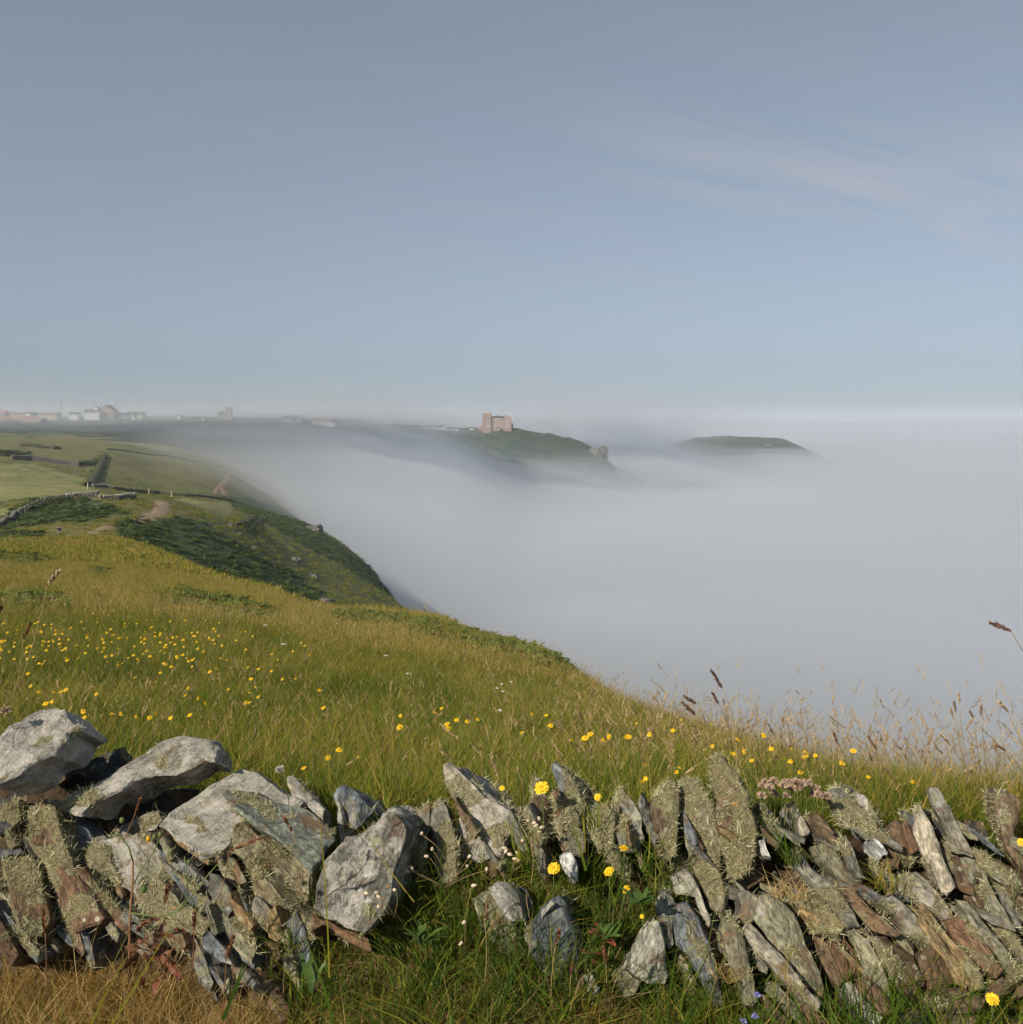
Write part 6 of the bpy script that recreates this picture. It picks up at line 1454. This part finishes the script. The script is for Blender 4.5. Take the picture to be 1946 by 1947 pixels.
def hedge(pts, h, w_, n, label, lo=95, hi=700, it=0.0):
    line = along(pts, 0.6, lo, hi); org = line[len(line)//2].copy()
    t_ = empty('hedge', org); tag(t_, label, 'hedge')
    Vs, Ts, ts, off = [], [], [], 0
    for k_ in range(n):
        i = rp5.integers(0, len(line)); p = line[i] - org
        V, T, tt, mm = fern(rp5, 8, h*0.5, h*1.0, 0.5, 0.1 + it, 0.7 + it, 6)
        V = V + np.array([p.x + rp5.normal(0, w_*0.4), p.y + rp5.normal(0, w_*0.4), p.z + rp5.uniform(-0.1, 0.15)*h])
        Vs.append(V); Ts.append(T + off); off += len(V); ts.append(tt)
    o = link('foliage', mesh_tri('foliage', np.concatenate(Vs), np.concatenate(Ts), np.concatenate(ts), [M_FERN]), None, t_); o['kind'] = 'stuff'
    # earth bank under it
    vs, fs = [], []
    for i, p in enumerate(line):
        d = line[min(i+1, len(line)-1)] - line[max(i-1, 0)]; d.z = 0; d.normalize(); nrm = Vector((-d.y, d.x, 0)); hh = h * 0.6 * (1 + 0.3*noise.noise(p*0.3))
        for s_, z in ((-1, -0.4), (-0.7, hh*0.7), (0, hh), (0.7, hh*0.7), (1, -0.4)): vs.append(p - org + nrm * (s_*w_*0.6) + Vector((0, 0, z)))
    for i in range(len(line)-1):
        for j in range(4): fs.append((i*5+j, i*5+j+1, i*5+6+j, i*5+5+j))
    link('bank', mesh_np('bank', vs, fs, True), M_BANK, t_)
t = NT('hedge_bank_soil'); pos = t.n('ShaderNodeNewGeometry').outputs['Position']; n1 = t.noise(pos, 1.2, 5, 0.65)
t.principled(t.mix(n1, (0.018, 0.028, 0.010), (0.07, 0.065, 0.03)), 0.95, t.bump(n1, 1.0, 0.4)); M_BANK = t.m
hedge([(200, 868), (193, 885), (183, 905), (170, 925)], 2.0, 2.4, 70, 'green hedge bank running down beside the pale field', 200)
hedge([(220, 932), (260, 935), (300, 938), (350, 944), (400, 948), (445, 955)], 1.4, 1.6, 90, 'low dark hedge along the foot of the far meadow', 190)
hedge([(155, 886), (170, 884), (182, 880)], 2.4, 2.0, 40, 'small dark hedge at the gate of the pale field', 230)
hedge([(-30, 862), (10, 866), (45, 868)], 3.4, 3.5, 70, 'tall bushy hedge at the left edge above the pale field', 250, 600)
hedge([(40, 848), (80, 850), (110, 855)], 2.2, 3.0, 50, 'dark thicket behind the stone hedge', 300, 700)
hedge([(455, 1003), (475, 992), (487, 982)], 1.2, 1.2, 30, 'dark hedge bank beside the far path', 170, 420)
hedge([(65, 975), (80, 965), (100, 958), (122, 953)], 1.6, 1.6, 40, 'dark gorse bush line against the second hill wall', 110, 260, -0.05)
hedge([(205, 855), (320, 868), (380, 880)], 1.0, 1.2, 60, 'thin hedge line across the misty far meadow', 280, 800)
for x, y, lb in [(168, 930, 'fence post beside the field corner wall'), (284, 940, 'pale fence post in the middle of the low hedge'), (327, 945, 'pale fence post at the far part of the low hedge'), (138, 885, 'leaning post at the end of the stone hedge')]:
    g = hit(x, y, 180, 600)
    if g: o = box('fence_post', (-0.09, 0.09, -0.09, 0.09, -0.3, 1.5), M_CREAM, None); o.location = g; tag(o, lb, 'post')
# earth paths draped on the land
t = NT('path_earth'); pos = t.n('ShaderNodeNewGeometry').outputs['Position']; n1 = t.noise(pos, 1.5, 5, 0.6)
t.principled(t.mix(n1, (0.17, 0.115, 0.070), (0.30, 0.225, 0.145)), 0.95); M_PATH = t.m
def path(pts, w_, label, lo=95, hi=700):
    line = along(pts, 0.5, lo, hi); vs, fs = [], []
    for i, p in enumerate(line):
        d = line[min(i+2, len(line)-1)] - line[max(i-2, 0)]; d.z = 0; d.normalize(); nrm = Vector((-d.y, d.x, 0)); ww = w_ * (1 + 0.35*noise.noise(p*0.5))
        for s_ in (-1, -0.5, 0, 0.5, 1):
            q = p + nrm * (s_*ww*0.5); vs.append((q.x, q.y, float(ground(q.x, q.y)) + 0.10 - 0.10*abs(s_)**4))
    for i in range(len(line)-1):
        for j in range(4): fs.append((i*5+j, i*5+j+1, i*5+6+j, i*5+5+j))
    tag(link('path', mesh_np('path', vs, fs, True), M_PATH), label, kind='structure')
path([(130, 1018), (160, 1021), (180, 1012), (205, 1001)], 1.5, 'worn earth path on the second hill', 95, 170)
path([(255, 990), (280, 986), (305, 975), (312, 960), (305, 952)], 2.2, 'bare earth path climbing to the field', 95, 200)
path([(428, 943), (426, 932), (420, 925), (430, 915), (434, 907), (430, 902)], 2.2, 'thin pale path on the far meadow', 200, 700)
path([(410, 940), (413, 930), (420, 925)], 1.4, 'side branch of the far path', 200, 700)
path([(455, 1003), (475, 995), (492, 985), (500, 980), (490, 976)], 1.8, 'pale path rounding the third slope', 170, 420)
# ------------------------------------------------------------------ the walker and the birds
g = hit(114, 1019, 100, 170) or Vector((-51, 118, -13))
PX, PY = g.x, g.y
base = Vector((PX, PY, P(114, 998, PY).z - 1.79))     # visible from the thighs up over the grass
M_SKIN = plain('skin', (0.34, 0.21, 0.15), 0.6, 0.05); M_SHIRT = plain('navy_shirt', (0.012, 0.017, 0.036), 0.8, 0.15); M_TROUSER = plain('khaki_shorts', (0.16, 0.125, 0.085), 0.8, 0.15)
M_HAIR = plain('short_hair', (0.10, 0.07, 0.045), 0.8); M_SHOE = plain('walking_shoe', (0.05, 0.04, 0.035), 0.7)
def skin_mesh(name, verts, edges, radii, mat, parent, root=0, sub=2):
    me = bpy.data.meshes.new(name); me.from_pydata(verts, edges, [])
    o = link(name, me, mat, parent)
    md = o.modifiers.new('skin', 'SKIN')
    for v, rr in zip(me.skin_vertices[0].data, radii): v.radius = rr if isinstance(rr, tuple) else (rr, rr)
    me.skin_vertices[0].data[root].use_root = True
    sm = o.modifiers.new('sub', 'SUBSURF'); sm.levels = sub; sm.render_levels = sub
    return o
person = empty('person', base); tag(person, 'person in a navy t-shirt walking away along the cliff path', 'person')
person.rotation_euler.z = 0.1
v = [(0,0,.95),(0,0.02,1.15),(0,0.03,1.38),(0,0.03,1.52),(0,0.05,1.63),(0,0.045,1.72),        # spine, neck, head
     (-.17,0.02,1.42),(-.24,-.02,1.15),(-.22,0.10,0.93),(.17,0.02,1.42),(.25,0.05,1.16),(.25,-.02,0.92),  # arms
     (-.10,0,.90),(-.11,0.12,.50),(-.11,0.02,.08),(-.11,.15,.04),(.10,0,.90),(.11,-.04,.50),(.11,-.24,.12),(.11,-.12,.04)]
e = [(0,1),(1,2),(2,3),(3,4),(4,5),(2,6),(6,7),(7,8),(2,9),(9,10),(10,11),(0,12),(12,13),(13,14),(14,15),(0,16),(16,17),(17,18),(18,19)]
rd = [(.15,.11),(.15,.11),(.17,.11),.055,.085,.085,.06,.042,.03,.06,.042,.03,.095,.06,.045,.035,.095,.06,.045,.035]
skin_mesh('body', v, e, rd, M_SKIN, person)
skin_mesh('shirt', [(0,0,.93),(0,0.02,1.15),(0,0.03,1.38),(0,0.03,1.47),(-.18,0.02,1.41),(-.225,0,1.24),(.18,0.02,1.41),(.23,0.03,1.24)], [(0,1),(1,2),(2,3),(2,4),(4,5),(2,6),(6,7)],
          [(.18,.13),(.18,.13),(.19,.13),.08,.085,.07,.085,.07], M_SHIRT, person)
skin_mesh('shorts', [(0,0,.96),(-.10,0,.86),(-.11,0.09,.55),(.10,0,.86),(.11,-.03,.55)], [(0,1),(1,2),(0,3),(3,4)], [(.17,.125),.115,.085,.115,.085], M_TROUSER, person)
bm = bmesh.new(); bmesh.ops.create_uvsphere(bm, u_segments=14, v_segments=10, radius=0.105)
for q in bm.verts: q.co = Vector((q.co.x*0.92, q.co.y*1.02 + 0.03, q.co.z*0.95 + 1.70)) if True else q.co
from_bm('hair', bm, M_HAIR, person, True)
for sx, yy, zz in ((-.11, .1, .04), (.11, -.17, .07)): 
    bm = bmesh.new(); bmesh.ops.create_uvsphere(bm, u_segments=10, v_segments=7, radius=1)
    for q in bm.verts: q.co = Vector((q.co.x*.055 + sx, q.co.y*.14 + yy, q.co.z*.05 + zz))
    from_bm('shoe', bm, M_SHOE, person, True)
M_BIRD = plain('dark_feather', (0.03, 0.03, 0.035), 0.8)
def bird(px, py, Y, span, bank, label):
    c = P(px, py, Y); t_ = empty('bird', c); tag(t_, label, 'bird'); t_.rotation_euler = (0, bank, rp5.uniform(-0.8, 0.8))
    bm = bmesh.new(); bmesh.ops.create_uvsphere(bm, u_segments=8, v_segments=6, radius=1)
    for q in bm.verts: q.co = Vector((q.co.x*span*0.06, q.co.y*span*0.22, q.co.z*span*0.055))
    from_bm('body', bm, M_BIRD, t_, True)
    for s_ in (-1, 1):
        vs = [(0, .07, 0.01), (s_*.25, .09, .07), (s_*.5, -.03, .05), (s_*.25, -.06, .06), (0, -.07, 0.01)]
        bm = bmesh.new(); a = [bm.verts.new(Vector(q) * span) for q in vs]; b = [bm.verts.new(Vector(q) * span - Vector((0, 0, 0.012*span))) for q in vs]
        bm.faces.new(a); bm.faces.new(list(reversed(b)))
        for i in range(5): bm.faces.new((a[i], b[i], b[(i+1) % 5], a[(i+1) % 5]))
        bmesh.ops.recalc_face_normals(bm, faces=bm.faces[:])
        from_bm('wing', bm, M_BIRD, t_)
bird(390, 659, 110, 0.30, 0.2, 'small dark bird high in the sky over the village')
bird(1233, 734, 120, 0.22, 0.1, 'tiny dark bird low in the sky over the headland')
bird(1180, 1097, 60, 0.11, 0.3, 'tiny dark bird flying in front of the fog')
bird(1920, 1110, 60, 0.11, 0.3, 'tiny dark bird in front of the fog at the right edge')
# ------------------------------------------------------------------ fog and haze
def vol_mat(name, color, density, aniso):
    m = bpy.data.materials.new(name); m.use_nodes = True
    t = m.node_tree; t.nodes.clear()
    o = t.nodes.new('ShaderNodeOutputMaterial'); v = t.nodes.new('ShaderNodeVolumePrincipled')
    v.inputs['Color'].default_value = (*color, 1); v.inputs['Density'].default_value = density; v.inputs['Anisotropy'].default_value = aniso
    t.links.new(v.outputs[0], o.inputs['Volume'])
    return m
def fog_layer(top_fn, mat, label, x0, x1, y0, y1, nx=90, ny=120, bottom=-93.0):
    xs = np.linspace(-1, 1, nx); ys = np.geomspace(y0, y1, ny)
    vs = []
    for y in ys:
        w = max(300.0, y * 1.0) if y < 3000 else 3000 + (y - 3000) * 1.0
        X = xs * w
        vs.append(np.stack([X, np.full(nx, y), top_fn(X, np.full(nx, y))], 1))
    top = np.concatenate(vs); bot = top.copy(); bot[:, 2] = bottom
    top[:, 2] = np.maximum(top[:, 2], bottom + 0.5)
    N = len(top); v = np.concatenate([top, bot])
    f = []
    for j in range(ny - 1):
        for i in range(nx - 1):
            a = j*nx+i; f.append((a, a+1, a+nx+1, a+nx)); f.append((N+a+nx, N+a+nx+1, N+a+1, N+a))
    for j in range(ny - 1):
        a = j*nx; f.append((N+a, a, a+nx, N+a+nx)); a = j*nx+nx-1; f.append((a, N+a, N+a+nx, a+nx))
    for i in range(nx - 1):
        a = i; f.append((a, N+a, N+a+1, a+1)); a = (ny-1)*nx+i; f.append((N+a, a, a+1, N+a+1))
    me = mesh_np('fog_bank', v, f, True)
    o = link('fog_bank', me, mat)
    return tag(o, label, kind='stuff')
FOG_PX = np.array([-600, 150, 260, 350, 500, 650, 800, 1000, 1200, 1400, 1946, 3000], float)
FOG_Y = np.array([40, 150, 250, 350, 450, 600, 800, 1000, 1300, 1800, 2200, 3200, 9000], float)
FOG_Z = np.array([   # height of the fog top against the camera
 [-80, -80, -80, -80, -80, -78, -72, -62, -55, -50, -50, -50],
 [-75, -75, -75, -75, -75, -75, -68, -54, -50, -48, -48, -48],
 [-70, -70, -70, -70, -72, -72, -60, -50, -46, -47, -48, -48],
 [-50, -48, -44, -38, -38, -46, -46, -46, -44, -46, -48, -48],
 [-36, -32, -28, -24, -24, -29, -37, -50, -50, -48, -48, -48],
 [-19, -18, -16, -13, -12, -15, -24, -48, -50, -48, -48, -48],
 [ -8,  -8,  -8,  -8,  -7,  -8, -13, -45, -54, -52, -48, -48],
 [ -8,  -8,  -8,  -8,  -7,  -8, -13, -44, -55, -55, -48, -48],
 [-14, -14, -12, -10, -10, -10, -10, -22, -42, -58, -52, -50],
 [-14, -14, -12, -12, -12, -12, -14, -26, -40, -66, -55, -50],
 [-14, -14, -14, -14, -14, -14, -16, -30, -42, -48, -42, -40],
 [-16, -16, -16, -16, -16, -16, -18, -20, -20, -20, -20, -20],
 [-40] * 12], float)
def fog_top(dz, amp, lo_left=0.75):
    def fn(X, Y):
        px = 973 + X / Y * F
        i = np.clip(np.searchsorted(FOG_Y, Y) - 1, 0, len(FOG_Y) - 2)
        t = smooth(0, 1, (np.log(Y) - np.log(FOG_Y[i])) / (np.log(FOG_Y[i+1]) - np.log(FOG_Y[i])))
        j = np.clip(np.searchsorted(FOG_PX, px) - 1, 0, len(FOG_PX) - 2)
        u = smooth(0, 1, (px - FOG_PX[j]) / (FOG_PX[j+1] - FOG_PX[j]))
        z = (FOG_Z[i, j]*(1-u) + FOG_Z[i, j+1]*u)*(1-t) + (FOG_Z[i+1, j]*(1-u) + FOG_Z[i+1, j+1]*u)*t
        far = smooth(2000, 3200, Y)
        lf = 1 - (1 - lo_left) * (1 - smooth(150, 560, px)) * smooth(300, 500, Y)
        n = (fbm(X + 60 + dz * 41, Y + dz * 23, 230, 5) - 0.5) * 2.8 * (1 + 1.0 * smooth(900, 1100, px) * (1 - smooth(500, 800, Y)))
        return z + dz * (1 - 0.85*far) * lf + n * amp * lf * (1 - 0.6*far)
    return fn
FOGC = (0.898, 0.923, 0.972)
FOGG = 0.3
fog_layer(fog_top(-22, 12), vol_mat('fog_dense', FOGC, 0.020, FOGG), 'dense white sea fog filling the bay', 0, 0, 40, 12000)
fog_layer(fog_top(-9, 13), vol_mat('fog_body', FOGC, 0.0075, FOGG), 'upper body of the sea fog', 0, 0, 50, 11700)
fog_layer(fog_top(1, 12), vol_mat('fog_soft', FOGC, 0.0030, FOGG), 'soft upper edge of the sea fog', 0, 0, 60, 11500)
fog_layer(fog_top(9, 13), vol_mat('fog_thin', FOGC, 0.0012, FOGG), 'thin mist lying on the sea fog', 0, 0, 70, 11200)
fog_layer(fog_top(18, 14), vol_mat('fog_veil', FOGC, 0.0005, FOGG), 'faint veil drifting over the sea fog', 0, 0, 80, 11000)
M_WISP = [vol_mat('fog_wisp', FOGC, 0.0011, FOGG), vol_mat('fog_wisp_core', FOGC, 0.0016, FOGG)]
def wisp(px, py, Y, rx, ry, rz, label, k_=1.0):
    c = P(px, py, Y)
    for s_, m_ in ((1.0, 0), (0.62, 1)):
        bm = bmesh.new()
        bmesh.ops.create_icosphere(bm, subdivisions=5, radius=1)
        for v in bm.verts:
            d = v.co.normalized()
            k = s_ * (1 + 0.45 * noise.noise(d * 1.9 + Vector((px, m_, 0))) + 0.22 * noise.noise(d * 4.5 + Vector((px, 7 * m_, 3))))
            v.co = Vector((d.x * rx * k, d.y * ry * k, d.z * rz * k)) + c
        o = from_bm('fog_wisp', bm, M_WISP[m_] if k_ == 1 else vol_mat('fog_wisp_thick', FOGC, 0.007, FOGG), shade=True)
        tag(o, label if m_ == 0 else label + ', thicker heart', kind='stuff')
for a in [(700, 782, 850, 80, 150, 26, 'wisp of mist rising above the bay head'), (620, 806, 760, 130, 150, 13, 'wisp of mist across the village edge'),
          (860, 800, 1350, 190, 150, 22, 'mist drifting behind the hotel'), (1080, 782, 1400, 150, 200, 36, 'mist standing above the headland'), (1230, 792, 1420, 150, 200, 34, 'mist blowing seaward off the headland'),
          (1262, 838, 1370, 100, 110, 30, 'bank of mist off the far headland root'), (330, 818, 680, 110, 120, 7, 'wisp of mist below the church'), (90, 790, 690, 230, 70, 14, 'thin mist in front of the village'), (220, 792, 720, 200, 70, 13, 'thin mist before the tall stone house'), (60, 796, 640, 240, 60, 10, 'low mist over the far fields'), (1010, 905, 880, 150, 130, 26, 'soft mist lying against the hotel headland'), (1290, 930, 950, 120, 130, 28, 'soft mist below the headland crag')]:
    wisp(*a)
# even haze round the whole place
bm = bmesh.new(); bmesh.ops.create_cube(bm, size=1)
for v in bm.verts: v.co = Vector((v.co.x * 34000, -1500 + (v.co.y + 0.5) * 18000, -98 + (v.co.z + 0.5) * 138))
o = from_bm('haze', bm, vol_mat('haze_air', (0.72, 0.79, 0.88), 0.00020, 0.0))
tag(o, 'pale haze over the coast', kind='stuff')
